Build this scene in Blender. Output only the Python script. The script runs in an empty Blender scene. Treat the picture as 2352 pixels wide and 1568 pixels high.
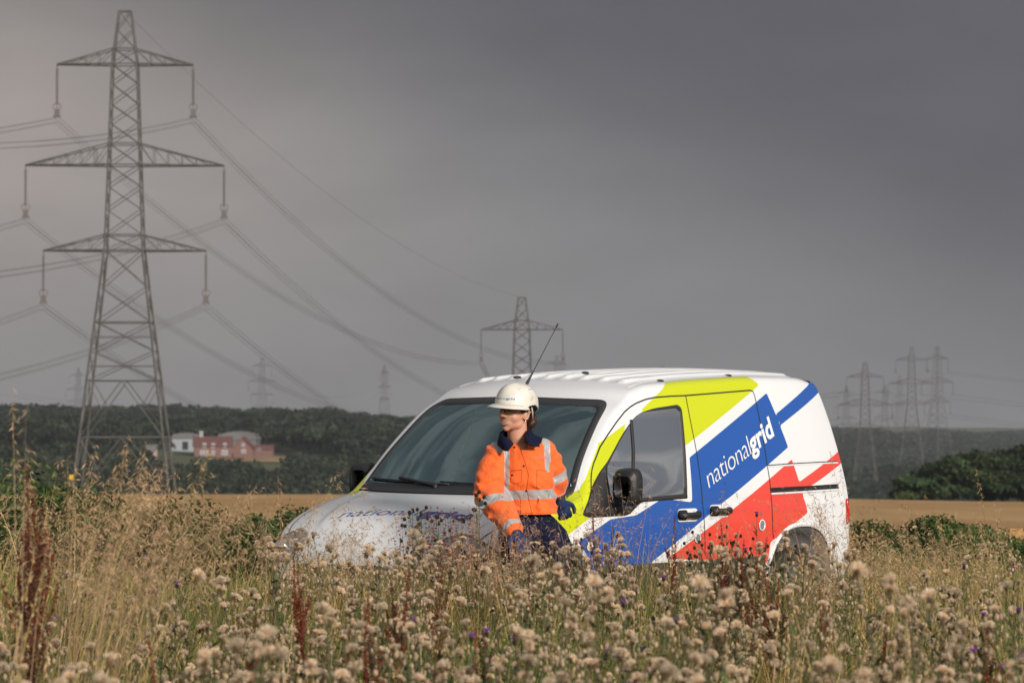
import bpy, bmesh, math, random
import numpy as np
from mathutils import Vector, Matrix
from mathutils.bvhtree import BVHTree
from mathutils.geometry import tessellate_polygon

SC = bpy.context.scene
COL = SC.collection
rng = np.random.default_rng(7)
random.seed(7)

# ------------------------------------------------------------------ camera, light, exposure
CAM_Z = 1.526
cam_data = bpy.data.cameras.new('camera')
cam = bpy.data.objects.new('camera', cam_data)
COL.objects.link(cam)
cam.location = (0, 0, CAM_Z)
cam.rotation_euler = (math.radians(90 + 1.142), 0, 0)
cam_data.sensor_width = 36
cam_data.lens = 3200 / 1024 * 36
cam_data.clip_start = 0.5
cam_data.clip_end = 9000
cam_data.dof.use_dof = True
cam_data.dof.focus_distance = 18.1
cam_data.dof.aperture_fstop = 7.0
SC.camera = cam

SUN_AZ = 145      # compass degrees from +Y towards +X: the sun stands behind the camera, to the right
SUN_EL = 22
sun_data = bpy.data.lights.new('sun', 'SUN')
sun_data.energy = 4.2
sun_data.angle = math.radians(11.0)
sun_data.color = (1.0, 0.93, 0.84)
sun = bpy.data.objects.new('sun', sun_data)
COL.objects.link(sun)
_a, _e = math.radians(SUN_AZ), math.radians(SUN_EL)
sdir = Vector((math.sin(_a) * math.cos(_e), math.cos(_a) * math.cos(_e), math.sin(_e)))
sun.rotation_euler = sdir.to_track_quat('Z', 'Y').to_euler()
sun.location = (30, -30, 40)

world = bpy.data.worlds.new('World')
SC.world = world
world.use_nodes = True
wt = world.node_tree
wt.nodes.clear()
def WN(t, **k):
    n = wt.nodes.new(t)
    for a, b in k.items():
        setattr(n, a, b)
    return n
wout = WN('ShaderNodeOutputWorld')
bg = WN('ShaderNodeBackground')
bg.inputs[1].default_value = 0.1
wt.links.new(bg.outputs[0], wout.inputs[0])
sky = WN('ShaderNodeTexSky', sky_type='NISHITA')
sky.sun_disc = False
sky.sun_elevation = math.radians(SUN_EL)
sky.sun_rotation = math.radians(SUN_AZ)
tc = WN('ShaderNodeTexCoord')
sep = WN('ShaderNodeSeparateXYZ')
wt.links.new(tc.outputs['Generated'], sep.inputs[0])
def wmath(op, a, b=None, clamp=False):
    n = WN('ShaderNodeMath', operation=op)
    n.use_clamp = clamp
    for i, v in enumerate((a, b)):
        if v is None: continue
        if isinstance(v, (int, float)): n.inputs[i].default_value = v
        else: wt.links.new(v, n.inputs[i])
    return n.outputs[0]
def wrange(v, a, b, c=0.0, d=1.0, smooth=True):
    n = WN('ShaderNodeMapRange')
    if smooth: n.interpolation_type = 'SMOOTHSTEP'
    wt.links.new(v, n.inputs[0])
    for i, x in enumerate((a, b, c, d)): n.inputs[i + 1].default_value = x
    return n.outputs[0]
def wmix(f, a, b):
    n = WN('ShaderNodeMix', data_type='RGBA')
    if isinstance(f, float): n.inputs[0].default_value = f
    else: wt.links.new(f, n.inputs[0])
    for i, v in ((6, a), (7, b)):
        if isinstance(v, tuple): n.inputs[i].default_value = (*v, 1)
        else: wt.links.new(v, n.inputs[i])
    return n.outputs[2]
# storm cloud: soft noise stretched sideways bends the bands
mp = WN('ShaderNodeMapping')
mp.inputs['Scale'].default_value = (3.5, 3.5, 9.0)
wt.links.new(tc.outputs['Generated'], mp.inputs[0])
nz = WN('ShaderNodeTexNoise')
nz.inputs['Scale'].default_value = 1.6
nz.inputs['Detail'].default_value = 3.0
nz.inputs['Roughness'].default_value = 0.45
wt.links.new(mp.outputs[0], nz.inputs['Vector'])
nz2 = WN('ShaderNodeTexNoise')
nz2.inputs['Scale'].default_value = 4.5
nz2.inputs['Detail'].default_value = 4.0
wt.links.new(mp.outputs[0], nz2.inputs['Vector'])
bend = wmath('MULTIPLY', wmath('SUBTRACT', nz.outputs[0], 0.5), 0.035)
X, Y, Z = sep.outputs[0], sep.outputs[1], sep.outputs[2]
el = wmath('ADD', Z, bend)
# elevation of the dark cloud's edge drops to the right
edge = wmath('ADD', wmath('MULTIPLY', X, 0.32), el)
dark = wrange(edge, 0.035, 0.125)
left = wrange(X, -0.17, 0.05)
lowc = wmix(left, (3.95, 3.50, 3.27), (2.56, 2.56, 2.60))
hor = wrange(el, -0.02, 0.06)
lowc2 = wmix(hor, (2.88, 2.80, 2.82), lowc)
darkc = wmix(left, (1.58, 1.52, 1.53), (1.10, 1.11, 1.29))
cl = wmix(dark, lowc2, darkc)
mot = wrange(nz2.outputs[0], 0.3, 0.7, 0.94, 1.06)
mm = WN('ShaderNodeMix', data_type='RGBA', blend_type='MULTIPLY')
mm.inputs[0].default_value = 1
wt.links.new(cl, mm.inputs[6]); wt.links.new(mot, mm.inputs[7])
front = mm.outputs[2]
# unseen sky behind the camera, made brighter and broken for fill light and reflections
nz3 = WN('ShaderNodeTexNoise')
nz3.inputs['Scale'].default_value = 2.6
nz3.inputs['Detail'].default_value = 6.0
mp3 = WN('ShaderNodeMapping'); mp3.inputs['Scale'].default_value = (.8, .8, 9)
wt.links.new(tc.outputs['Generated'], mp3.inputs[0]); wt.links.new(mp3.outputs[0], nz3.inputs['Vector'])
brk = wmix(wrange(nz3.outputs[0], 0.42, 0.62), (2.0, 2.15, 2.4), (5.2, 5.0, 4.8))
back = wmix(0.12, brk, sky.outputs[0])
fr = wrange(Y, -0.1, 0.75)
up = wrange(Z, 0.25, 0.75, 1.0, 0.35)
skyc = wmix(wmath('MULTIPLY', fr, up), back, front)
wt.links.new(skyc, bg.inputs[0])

SC.view_settings.view_transform = 'Standard'
SC.view_settings.look = 'None'
SC.view_settings.exposure = 0.0
SC.view_settings.gamma = 1.0

# ------------------------------------------------------------------ helpers
def wv(x, y, dist):
    """a point seen at (x, y) of the 2352-wide view of the photo, `dist` metres ahead"""
    return Vector(((x - 1176) * dist / 7350, dist, CAM_Z + (930 - y) * dist / 7350))

def tag(o, label=None, cat=None, group=None, kind=None):
    if label: o['label'] = label
    if cat: o['category'] = cat
    if group: o['group'] = group
    if kind: o['kind'] = kind
    return o

def link(o, parent=None):
    COL.objects.link(o)
    if parent is not None: o.parent = parent
    return o

def empty(name, loc=(0, 0, 0), mat=None):
    o = bpy.data.objects.new(name, None)
    o.empty_display_size = 0.2
    COL.objects.link(o)
    if mat is not None: o.matrix_world = mat
    else: o.location = loc
    return o

def mk(name, V, F, mats=None, parent=None, smooth=False, col=None, attrs=None, fmat=None, loc=None):
    """mesh object from numpy verts and one or several homogeneous face arrays"""
    V = np.asarray(V, dtype=np.float32).reshape(-1, 3)
    if isinstance(F, np.ndarray): F = [F]
    F = [np.asarray(f, dtype=np.int32) for f in F if len(f)]
    me = bpy.data.meshes.new(name)
    me.vertices.add(len(V)); me.vertices.foreach_set('co', V.ravel())
    idx = np.concatenate([f.ravel() for f in F]) if F else np.zeros(0, np.int32)
    tot = np.concatenate([np.full(len(f), f.shape[1], np.int32) for f in F]) if F else np.zeros(0, np.int32)
    st = np.concatenate([[0], np.cumsum(tot)[:-1]]).astype(np.int32)
    me.loops.add(len(idx)); me.loops.foreach_set('vertex_index', idx)
    me.polygons.add(len(tot)); me.polygons.foreach_set('loop_start', st); me.polygons.foreach_set('loop_total', tot)
    me.polygons.foreach_set('use_smooth', np.full(len(tot), smooth))
    if fmat is not None: me.polygons.foreach_set('material_index', np.asarray(fmat, np.int32))
    me.update(calc_edges=True)
    if col is not None:
        a = me.color_attributes.new('Col', 'FLOAT_COLOR', 'POINT')
        c = np.ones((len(V), 4), np.float32); c[:, :3] = col
        a.data.foreach_set('color', c.ravel())
    for k, v in (attrs or {}).items():
        a = me.attributes.new(k, 'FLOAT', 'POINT'); a.data.foreach_set('value', np.asarray(v, np.float32))
    for m in (mats if isinstance(mats, (list, tuple)) else [mats]):
        if m: me.materials.append(m)
    o = bpy.data.objects.new(name, me)
    COL.objects.link(o)
    if parent is not None: o.parent = parent
    if loc is not None: o.location = loc
    return o

class MB:
    """collects shapes; build() links them as one mesh object"""
    def __init__(s): s.v = []; s.f = []; s.m = []; s.n = 0
    def add(s, V, F, m=0):
        V = [tuple(v) for v in V]
        s.v += V
        for f in F: s.f.append(tuple(i + s.n for i in f)); s.m.append(m)
        s.n += len(V)
    def box(s, c, d, rot=None, m=0, taper=1.0):
        x, y, z = [q / 2 for q in d]
        V = []
        for k in (-1, 1):
            t = taper if k > 0 else 1
            for a, b in ((-1, -1), (1, -1), (1, 1), (-1, 1)):
                p = Vector((a * x * t, b * y * t, k * z))
                if rot is not None: p = rot @ p
                V.append(p + Vector(c))
        s.add(V, [(3, 2, 1, 0), (4, 5, 6, 7), (0, 1, 5, 4), (1, 2, 6, 5), (2, 3, 7, 6), (3, 0, 4, 7)], m)
    def tube(s, P, r, n=8, caps=True, m=0, sq=None, up=None):
        P = [Vector(p) for p in P]
        R = [r] * len(P) if isinstance(r, (int, float)) else list(r)
        V = []; last = None
        for i, p in enumerate(P):
            d = (P[min(i + 1, len(P) - 1)] - P[max(i - 1, 0)])
            d = d.normalized() if d.length > 1e-9 else Vector((0, 0, 1))
            if last is None:
                u = Vector(up) if up is not None else (Vector((0, 0, 1)) if abs(d.z) < .9 else Vector((1, 0, 0)))
                a = d.cross(u).normalized()
            else:
                a = (last - d * last.dot(d)).normalized()
            last = a; b = d.cross(a)
            for k in range(n):
                t = 2 * math.pi * k / n
                q = 1.0 if sq is None else sq
                V.append(p + a * (math.cos(t) * R[i]) + b * (math.sin(t) * R[i] * q))
        F = []
        for i in range(len(P) - 1):
            for k in range(n):
                k2 = (k + 1) % n
                F.append((i * n + k, i * n + k2, (i + 1) * n + k2, (i + 1) * n + k))
        if caps:
            F.append(tuple(range(n - 1, -1, -1))); F.append(tuple(range((len(P) - 1) * n, len(P) * n)))
        s.add(V, F, m)
    def ball(s, c, r, nu=16, nv=10, m=0, rot=None):
        r = (r, r, r) if isinstance(r, (int, float)) else r
        V = []; F = []
        for j in range(nv + 1):
            ph = math.pi * j / nv
            for i in range(nu):
                th = 2 * math.pi * i / nu
                p = Vector((r[0] * math.sin(ph) * math.cos(th), r[1] * math.sin(ph) * math.sin(th), r[2] * math.cos(ph)))
                if rot is not None: p = rot @ p
                V.append(p + Vector(c))
        for j in range(nv):
            for i in range(nu):
                i2 = (i + 1) % nu
                F.append((j * nu + i, (j + 1) * nu + i, (j + 1) * nu + i2, j * nu + i2))
        s.add(V, F, m)
    def build(s, name, mats, parent=None, smooth=False, bevel=None, loc=None, auto=None):
        me = bpy.data.meshes.new(name)
        me.from_pydata(s.v, [], s.f); 
        for i, k in enumerate(s.m): me.polygons[i].material_index = k
        for p in me.polygons: p.use_smooth = smooth
        for m in (mats if isinstance(mats, (list, tuple)) else [mats]): me.materials.append(m)
        o = bpy.data.objects.new(name, me)
        COL.objects.link(o)
        if parent is not None: o.parent = parent
        if loc is not None: o.location = loc
        if bevel:
            md = o.modifiers.new('b', 'BEVEL'); md.width = bevel; md.segments = 2; md.limit_method = 'ANGLE'
        return o

def mat(name, base=(.5, .5, .5), rough=.6, metal=0., spec=.5, coat=0., noise=None, bump=None, sheen=0., emit=None):
    m = bpy.data.materials.new(name); m.use_nodes = True
    nt = m.node_tree; b = nt.nodes['Principled BSDF']
    b.inputs['Base Color'].default_value = (*base, 1)
    b.inputs['Roughness'].default_value = rough
    b.inputs['Metallic'].default_value = metal
    b.inputs['Specular IOR Level'].default_value = spec
    b.inputs['Coat Weight'].default_value = coat
    b.inputs['Coat Roughness'].default_value = .04
    b.inputs['Sheen Weight'].default_value = sheen
    if noise or bump:
        t = nt.nodes.new('ShaderNodeTexCoord')
    if noise:   # (scale, colour2, low, high)
        n = nt.nodes.new('ShaderNodeTexNoise'); n.inputs['Scale'].default_value = noise[0]; n.inputs['Detail'].default_value = 5
        nt.links.new(t.outputs['Object'], n.inputs['Vector'])
        r = nt.nodes.new('ShaderNodeMapRange'); r.inputs[1].default_value = noise[2]; r.inputs[2].default_value = noise[3]
        nt.links.new(n.outputs[0], r.inputs[0])
        x = nt.nodes.new('ShaderNodeMix'); x.data_type = 'RGBA'
        x.inputs[6].default_value = (*base, 1); x.inputs[7].default_value = (*noise[1], 1)
        nt.links.new(r.outputs[0], x.inputs[0]); nt.links.new(x.outputs[2], b.inputs['Base Color'])
    if bump:    # (scale, strength, distance)
        n = nt.nodes.new('ShaderNodeTexNoise'); n.inputs['Scale'].default_value = bump[0]; n.inputs['Detail'].default_value = 6
        nt.links.new(t.outputs['Object'], n.inputs['Vector'])
        bp = nt.nodes.new('ShaderNodeBump'); bp.inputs['Strength'].default_value = bump[1]; bp.inputs['Distance'].default_value = bump[2]
        nt.links.new(n.outputs[0], bp.inputs['Height']); nt.links.new(bp.outputs[0], b.inputs['Normal'])
    return m

def leafmat(name, trans=.3, rough=.7, tint=(1, 1, 1), use_random=False, spec=.2):
    """plant tissue coloured by the mesh's own colour attribute, a little light passes through"""
    m = bpy.data.materials.new(name); m.use_nodes = True
    nt = m.node_tree; b = nt.nodes['Principled BSDF']
    a = nt.nodes.new('ShaderNodeAttribute'); a.attribute_name = 'Col'
    out = a.outputs['Color']
    if use_random:
        oi = nt.nodes.new('ShaderNodeObjectInfo')
        r = nt.nodes.new('ShaderNodeMapRange'); r.inputs[3].default_value = .78; r.inputs[4].default_value = 1.18
        nt.links.new(oi.outputs['Random'], r.inputs[0])
        x = nt.nodes.new('ShaderNodeVectorMath'); x.operation = 'SCALE'
        nt.links.new(out, x.inputs[0]); nt.links.new(r.outputs[0], x.inputs['Scale']); out = x.outputs[0]
    nt.links.new(out, b.inputs['Base Color'])
    b.inputs['Roughness'].default_value = rough
    b.inputs['Specular IOR Level'].default_value = spec
    if trans:
        tr = nt.nodes.new('ShaderNodeBsdfTranslucent'); nt.links.new(out, tr.inputs[0])
        mx = nt.nodes.new('ShaderNodeMixShader'); mx.inputs[0].default_value = trans
        nt.links.new(b.outputs[0], mx.inputs[1]); nt.links.new(tr.outputs[0], mx.inputs[2])
        nt.links.new(mx.outputs[0], nt.nodes['Material Output'].inputs[0])
    return m

def evalmesh(o):
    dg = bpy.context.evaluated_depsgraph_get()
    me = bpy.data.meshes.new_from_object(o.evaluated_get(dg))
    return me

def copy_tree(o, parent=None):
    c = o.copy(); COL.objects.link(c)
    if parent is not None: c.parent = parent
    for ch in o.children: copy_tree(ch, c)
    return c

def sdf_poly(P, poly):
    """signed distance (negative inside) of points P (n,2) to a polygon"""
    P = np.asarray(P, float); Q = np.asarray(poly, float)
    d = np.full(len(P), 1e9); ins = np.zeros(len(P), bool)
    for i in range(len(Q)):
        a = Q[i]; b = Q[(i + 1) % len(Q)]; e = b - a
        t = np.clip(((P - a) @ e) / max(e @ e, 1e-12), 0, 1)
        d = np.minimum(d, np.linalg.norm(P - (a + t[:, None] * e), axis=1))
        c = ((a[1] > P[:, 1]) != (b[1] > P[:, 1]))
        with np.errstate(divide='ignore', invalid='ignore'):
            xx = (b[0] - a[0]) * (P[:, 1] - a[1]) / (b[1] - a[1]) + a[0]
        ins ^= c & (P[:, 0] < xx)
    return np.where(ins, -d, d)

def roundpoly(pts, r, n=6):
    """polygon with rounded corners; r scalar or list"""
    out = []
    N = len(pts)
    for i in range(N):
        p = np.array(pts[i], float); a = np.array(pts[i - 1], float); b = np.array(pts[(i + 1) % N], float)
        rr = r[i] if isinstance(r, (list, tuple)) else r
        da = a - p; db = b - p
        la, lb = np.linalg.norm(da), np.linalg.norm(db)
        rr = min(rr, la * .49, lb * .49)
        if rr < 1e-6: out.append(tuple(p)); continue
        p0 = p + da / la * rr; p1 = p + db / lb * rr
        for k in range(n + 1):
            t = k / n
            out.append(tuple((1 - t) ** 2 * p0 + 2 * t * (1 - t) * p + t * t * p1))
    return out

def resample(poly, step, closed=True):
    Q = [np.array(p, float) for p in poly]
    out = []
    N = len(Q)
    for i in range(N if closed else N - 1):
        a, b = Q[i], Q[(i + 1) % N]
        k = max(1, int(np.ceil(np.linalg.norm(b - a) / step)))
        for j in range(k): out.append(a + (b - a) * j / k)
    if not closed: out.append(Q[-1])
    return np.array(out)

def offset_poly(Q, w):
    """offset a dense closed polygon inwards by w (Q counter-clockwise or not, handled)"""
    Q = np.asarray(Q); a = np.roll(Q, 1, 0); b = np.roll(Q, -1, 0)
    t = b - a; t /= np.linalg.norm(t, axis=1)[:, None] + 1e-12
    n = np.stack([-t[:, 1], t[:, 0]], 1)
    area = .5 * np.sum(Q[:, 0] * np.roll(Q[:, 1], -1) - np.roll(Q[:, 0], -1) * Q[:, 1])
    return Q + n * (w if area > 0 else -w)
# ------------------------------------------------------------------ the van
# van frame: x runs from the front bumper backwards, y to the van's right, z up; the side seen is y < 0
VAN = Matrix(((0.56809791, -0.82291029, 0.00913371, -0.87487946),
              (0.82294461, 0.56812161, 0.0, 18.51579769),
              (-0.00518906, 0.00751654, 0.99995829, 0.0),
              (0, 0, 0, 1)))
VINV = VAN.inverted()
van = empty('panel_van', mat=VAN)
tag(van, 'white panel van with lime, blue and red livery parked in tall grass', 'van')

def ray_src(sx, sy):
    """ray of the photo's pixel (3840 wide) in van coordinates"""
    d = Vector(((sx / 3.75 - 512) / 3200, (sy / 3.75 - 341) / 3200, 1))
    p = math.radians(1.142); cp, sp = math.cos(p), math.sin(p)
    w = Vector((d.x, cp * 1 + sp * d.y, sp * 1 - cp * d.y))
    o = VINV @ Vector((0, 0, CAM_Z))
    return o, (VINV.to_3x3() @ w)

Etab = np.array([(.10, .64), (.16, .71), (.25, .785), (.35, .83), (.5, .88), (.7, .93), (.9, .968), (.98, .985), (1.03, 1.012),
                 (1.17, 1.175), (1.36, 1.35), (1.55, 1.495), (1.70, 1.572), (1.79, 1.622), (1.9, 1.652), (2.26, 1.688), (2.8, 1.718),
                 (3.3, 1.735), (3.75, 1.737), (3.95, 1.728), (4.08, 1.705)])
Ctab = np.array([(.02, .66), (.06, .74), (.13, .81), (.22, .862), (.37, .915), (.57, .965), (.77, 1.0), (.85, 1.014), (.90, 1.03),
                 (1.05, 1.18), (1.25, 1.36), (1.43, 1.505), (1.585, 1.59), (1.68, 1.640), (1.82, 1.69), (2.2, 1.728), (2.78, 1.758),
                 (3.3, 1.772), (3.8, 1.768), (4.03, 1.755), (4.19, 1.728)])
def smoothtab(x, xs, ys):
    """monotone-ish cubic (Catmull-Rom in x)"""
    xs = np.asarray(xs); ys = np.asarray(ys)
    m = np.gradient(ys, xs)
    i = np.clip(np.searchsorted(xs, x) - 1, 0, len(xs) - 2)
    h = xs[i + 1] - xs[i]; t = np.clip((x - xs[i]) / h, 0, 1)
    lim = lambda m_, d: np.clip(m_, np.minimum(0, 3 * d), np.maximum(0, 3 * d))
    d = (ys[i + 1] - ys[i]) / h
    m0, m1 = lim(m[i], d), lim(m[i + 1], d)
    return (2*t**3-3*t**2+1)*ys[i] + (t**3-2*t**2+t)*h*m0 + (-2*t**3+3*t**2)*ys[i+1] + (t**3-t**2)*h*m1
def Ez(x): return smoothtab(x, Etab[:, 0], Etab[:, 1])
Sz = np.array([(.2, .83), (.35, .865), (.5, .882), (.65, .893), (.8, .897), (.93, .893), (1.02, .882), (1.2, .848), (1.4, .798), (1.6, .738), (1.8, .66)])
Px = np.array([(.05, .76), (.1, .80), (.2, .862), (.4, .925), (.7, .965), (1.1, .988), (1.6, 1), (3.5, 1), (3.9, .99), (4.1, .972), (4.3, .93)])
def side_y(x, z):
    a = np.clip((z - .97) / .2, 0, 1); b = np.clip((2.35 - x) / 1.2, 0, 1)
    return smoothtab(z, Sz[:, 0], Sz[:, 1]) * smoothtab(x, Px[:, 0], Px[:, 1]) * (1 - .06 * a * a * (3 - 2 * a) * b * b * (3 - 2 * b))
def lean(x, z):
    l = np.interp(z, [.2, .8, 1.0, 1.25, 1.43, 1.58, 1.72], [.165, .16, .14, .10, .07, .035, 0])
    t = np.clip((x - 3.45) / .63, 0, 1)
    return l * t * t * (3 - 2 * t)
def side_hit(sx, sy):
    o, d = ray_src(sx, sy)
    y = -.88
    for _ in range(12):
        s = (y - o.y) / d.y; P = o + d * s
        y = -float(side_y(np.float64(P.x), np.float64(P.z)))
    return P.x, P.z
def Z2(u, v): return side_hit(2100 + u * .5484, 1340 + v * .5484)

# --- body mesh
xs = np.concatenate([np.linspace(.10, .5, 30)[:-1], np.linspace(.5, 4.08, 250)])
ks = np.linspace(0, 1, 96)
nx, nk = len(xs), len(ks)
ez = Ez(xs)
zb = .24 + 0 * xs
Zs = zb[:, None] + (ez - zb)[:, None] * ks[None, :]
Xs = xs[:, None] + lean(xs[:, None], Zs)
Ys = side_y(np.repeat(xs[:, None], nk, 1), Zs)
fil = np.clip((Zs - (ez[:, None] - .05)) / .05, 0, 1)
filr = np.where(xs < 1.1, .035, .03)[:, None]
Ys = Ys - filr * (1 - np.sqrt(np.clip(1 - fil ** 2, 0, 1)))
# feature line pressed along the flanks, and a shallow step at the belt
crease = np.exp(-((Zs - (.945)) / .012) ** 2) * .004 * ((xs[:, None] > 2.2) & (xs[:, None] < 4.0))
Ys = Ys - crease
ny = 64
ts = np.linspace(0, 1, ny)                       # 0 at the shoulder, 1 on the centre line
Exyz = np.stack([Xs[:, -1], Ys[:, -1], Zs[:, -1]], 1)
Cx = smoothtab(xs, Etab[:, 0], Ctab[:, 0]); Cz = smoothtab(xs, Etab[:, 0], Ctab[:, 1])
yy = Exyz[:, 1][:, None] * (1 - ts)[None, :]
pw = 2.4
tt = 1 - (1 - ts) ** pw
CX = Exyz[:, 0][:, None] + (Cx - Exyz[:, 0])[:, None] * tt
CZ = Exyz[:, 2][:, None] + (Cz - Exyz[:, 2])[:, None] * tt
# roof ribs
fade = np.clip((xs - 1.93) / .05, 0, 1) * np.clip((3.95 - xs) / .06, 0, 1)
for rc in (0.0, .135, .27, .405, .54):
    w = np.abs(yy - rc) / .026
    CZ += (np.clip(1.3 - w, 0, .7) / .7) * .020 * fade[:, None]
# bonnet feature: raised centre panel with an edge running to the windscreen corners
bf = np.clip((xs - .2) / .1, 0, 1) * np.clip((1.02 - xs) / .06, 0, 1)
CZ += .012 * (1 / (1 + np.exp((yy - (.40 + .22 * xs[:, None])) / .012))) * bf[:, None]

V = []; F4 = []
def grid(a, b, base, flip=False):
    i, j = np.meshgrid(np.arange(a - 1), np.arange(b - 1), indexing='ij')
    i = i.ravel(); j = j.ravel()
    q = np.stack([i * b + j, (i + 1) * b + j, (i + 1) * b + j + 1, i * b + j + 1], 1) + base
    return q[:, ::-1] if flip else q
side = np.stack([Xs, Ys, Zs], 2).reshape(-1, 3)
cap = np.stack([CX, yy, CZ], 2).reshape(-1, 3)
# tail panel and nose: sweep each level of the end column to the centre line
def endcap(col, d, power, nn=26, upper=None):
    ph = np.linspace(0, math.pi / 2, nn)
    out = np.zeros((len(col), nn, 3))
    for k, (x, y, z) in enumerate(col):
        yv = y * np.cos(ph) ** power
        # blend to a plain linear spacing near the centre
        out[k, :, 1] = yv
        out[k, :, 0] = x + d[k] * np.sin(ph) ** .9
        out[k, :, 2] = z
    return out
tail = endcap(side.reshape(nx, nk, 3)[-1], np.full(nk, .115), .55)
tail[:, :, 2] += (np.interp(np.arange(nk) / (nk - 1), [.8, 1], [0, .023]))[:, None] * np.sin(np.linspace(0, math.pi / 2, 26))[None, :] ** .8
nose = endcap(side.reshape(nx, nk, 3)[0], np.interp(ks, [0, .35, .5, .8, 1], [-.13, -.15, -.11, -.09, -.08]), .6)
nose[:, :, 2] += (np.interp(ks, [.8, 1], [0, .02]))[:, None] * np.sin(np.linspace(0, math.pi / 2, 26))[None, :]
n0 = len(side); n1 = n0 + len(cap); n2 = n1 + tail.reshape(-1, 3).shape[0]
half = np.concatenate([side, cap, tail.reshape(-1, 3), nose.reshape(-1, 3)])
Fh = np.concatenate([grid(nx, nk, 0), grid(nx, ny, n0), grid(nk, 26, n1), grid(nk, 26, n2, True)])
Vr = half.copy(); Vl = half.copy(); Vl[:, 1] *= -1
BV = np.concatenate([Vr, Vl]); BF = np.concatenate([Fh[:, ::-1], Fh + len(Vr)])
part_id = np.concatenate([np.zeros(n0), np.ones(n1 - n0), np.full(n2 - n1, 2), np.full(len(half) - n2, 3)])
part_id = np.concatenate([part_id, part_id])

bvh = BVHTree.FromPolygons([tuple(v) for v in BV], [tuple(f) for f in BF])
def hit_side(x, z, sgn=-1, off=.003):
    h, n, i, d = bvh.ray_cast(Vector((x, 2.0 * sgn, z)), Vector((0, -sgn, 0)))
    if h is None: return Vector((x, sgn * .6, z))
    if n.y * sgn < 0: n = -n
    return h + n * off
def hit_front(y, z, off=.003):
    h, n, i, d = bvh.ray_cast(Vector((-3, y, z)), Vector((1, 0, 0)))
    if h is None: return Vector((0, y, z))
    if n.x > 0: n = -n
    return h + n * off
def hit_top(x, y, off=.003):
    h, n, i, d = bvh.ray_cast(Vector((x, y, 3)), Vector((0, 0, -1)))
    if h is None: return Vector((x, y, 1))
    if n.z < 0: n = -n
    return h + n * off

# --- livery polygons, in the side plane (x, z)
def B3(sx, sy):
    o, d = ray_src(sx, sy); h, n, i, dd = bvh.ray_cast(o, d.normalized()); return (h.x, h.z)

LIME_A = [Z2(*p) for p in [(750, 160), (900, 100), (1305, 100), (1305, 132), (1362, 185), (868, 592), (700, 640), (560, 520), (560, 350)]]
LIME_B = [B3(*p) for p in [(2345, 1587), (2245, 1657), (2172, 1835), (2122, 1877), (2045, 1925), (1990, 2080), (2060, 2068), (2124, 2008), (2207, 1943), (2320, 1830)]]
BLUE = [Z2(*p) for p in [(1412, 240), (1560, 610), (1090, 1010), (640, 1385), (600, 1430), (60, 1470), (30, 1330), (170, 1225), (345, 1103), (520, 1075), (700, 960), (890, 985), (903, 975), (885, 680)]]
ARM = [Z2(*p) for p in [(1475, 385), (1735, 145), (1750, 120), (1800, 190), (1790, 206), (1508, 460)]]
RED = [Z2(*p) for p in [(1585, 693), (1636, 848), (1895, 630), (1905, 700), (1905, 720), (1742, 858), (1655, 912), (1694, 1058), (1440, 1260), (1420, 1400), (735, 1372)]]
X2 = BV[:, 0] + 0; Z_ = BV[:, 2]
PZ = np.stack([X2, Z_], 1)
extra = np.where(part_id == 1, np.maximum(0, (side_y(np.clip(X2, .1, 4.1), Z_) - np.abs(BV[:, 1]) - np.where(X2 < 1.9, .30, .03))) * 1.0, 0)

extra = np.where(part_id == 3, .5, extra)
extra = np.where(part_id == 2, np.clip((X2 - (4.08 + lean(np.full_like(X2, 4.08), Z_))) - .03, 0, 1), extra)
att = {}
for k, polys in (('lime', [LIME_A, LIME_B]), ('blue', [BLUE, ARM]), ('red', [RED])):
    d = np.min([sdf_poly(PZ, p) for p in polys], axis=0)
    att[k] = np.where(extra > 0, np.maximum(d, extra - .002), d)
att['clad'] = Z_ - .585 + np.where((X2 < 1.15) | (X2 > 3.1), .18, 0)
att['inner'] = np.zeros(len(BV))

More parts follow.
